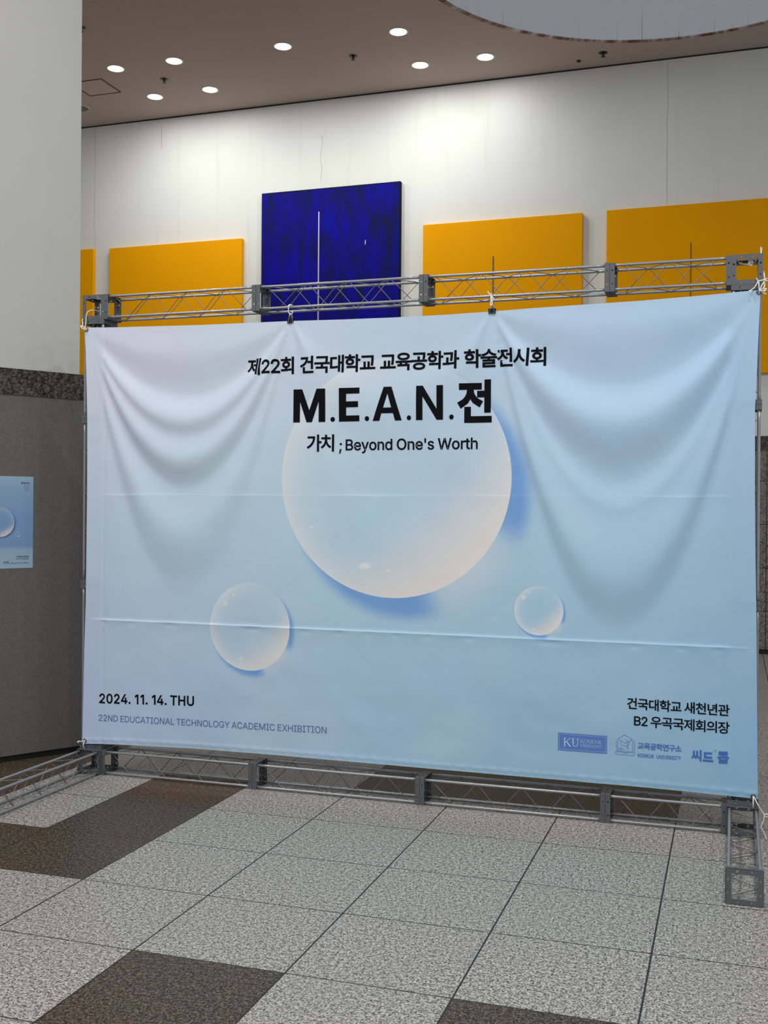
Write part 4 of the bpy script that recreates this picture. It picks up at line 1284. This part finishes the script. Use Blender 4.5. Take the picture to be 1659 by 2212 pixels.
for (lx, ly, _, _), lab in zip(LAMPS, LAMP_LABELS):
    root = link('ceiling_light', None, loc=(lx, ly, CEIL))
    tag(root, lab, 'ceiling light', 'recessed downlights in the grey ceiling')
    if ring_me is None:
        a = MB().lathe([(0.092, 0.0), (0.092, -0.007), (0.100, -0.009), (0.112, -0.004), (0.114, 0.0)], 40)
        b = MB().lathe([(0.0, -0.006), (0.06, -0.0058), (0.0915, -0.004), (0.0918, 0.0)], 40)
        ring_me, lens_me = a.mesh('trim_ring', True), b.mesh('lens', True)
        ring_me.materials.append(M_trim)
        lens_me.materials.append(M_lens)
    link('trim_ring', ring_me, None, root)
    link('lens', lens_me, None, root)
    l = bpy.data.lights.new('lamp', 'AREA')
    l.shape = 'DISK'
    l.size = 0.16
    l.energy = SPOT_W * (0.19 if ly > 6 else 1.0) * (0.72 if lx < -2 else 1.0)
    l.color = (0.985, 1.0, 0.965)
    lo = bpy.data.objects.new('lamp', l)
    COL.objects.link(lo)
    lo.parent = root
    lo.location = (0, 0, -0.012)

M_sprk = plain('dark_sprinkler_metal', (46, 42, 40), 0.4, 0.6)
SPR = [(-2.959, 6.161, 'small dark sprinkler head amid the left four downlights'), (-0.497, 6.199, 'small dark sprinkler head right of the brightest downlight'),
       (2.296, 6.957, 'small dark sprinkler head under the skylight rim'), (-3.12, 4.62, 'dark sprinkler head at the edge of the white pillar')]
for sx, sy, lab in SPR:
    root = link('sprinkler_head', None, loc=(sx, sy, CEIL))
    tag(root, lab, 'sprinkler', 'ceiling sprinkler heads')
    obj('cover_plate', MB().lathe([(0.0, -0.002), (0.045, -0.004), (0.052, 0.0)], 24), M_sprk, root, True)
    obj('stem', MB().lathe([(0.0, -0.045), (0.011, -0.045), (0.013, -0.02), (0.018, -0.004)], 12), M_sprk, root, True)
    obj('deflector', MB().lathe([(0.0, -0.048), (0.026, -0.047), (0.027, -0.044), (0.0, -0.044)], 16), M_sprk, root)

hx0, hx1, hy0, hy1 = -4.15, -3.693, 5.913, 6.365
M_hatch = plain('hatch_panel', (184, 169, 160), 0.75)
M_hline = plain('hatch_seam', (78, 72, 66), 0.8)
root = link('ceiling_hatch', None, loc=(hx0, hy0, CEIL))
tag(root, 'square ceiling access hatch beside the white pillar', 'hatch')
wd, dp = hx1 - hx0, hy1 - hy0
vs_, fs_ = filled([rect(0, 0, wd, dp), rect(0.012, 0.012, wd - 0.012, dp - 0.012)], 0.003)
obj('frame', MB().add(vs_, fs_, Matrix.Translation((0, 0, -0.003))), M_hline, root)
obj('panel', MB().box((0.020, 0.020, -0.004), (wd - 0.020, dp - 0.020, 0.0)), M_hatch, root)

M_spk = plain('speaker_mesh', (120, 117, 108), 0.8)
root = link('ceiling_speaker', None, loc=(-4.525, 6.69, CEIL))
tag(root, 'round grey ceiling speaker cut off by the white pillar', 'speaker')
obj('rim', MB().lathe([(0.118, 0.0), (0.118, -0.008), (0.128, -0.009), (0.135, 0.0)], 40), M_trim, root, True)
obj('grille', MB().lathe([(0.0, -0.006), (0.06, -0.006), (0.118, -0.004), (0.118, 0.0)], 40), M_spk, root, True)
det = link('heat_detector', None, loc=(1.996, 7.094, CEIL))
tag(det, 'tiny ceiling detector near the wall below the skylight', 'detector')
obj('base', MB().lathe([(0.0, -0.012), (0.022, -0.012), (0.026, 0.0)], 18), M_sprk, det, True)
obj('sensor', MB().lathe([(0.0, -0.024), (0.008, -0.022), (0.010, -0.012)], 12), M_sprk, det, True)
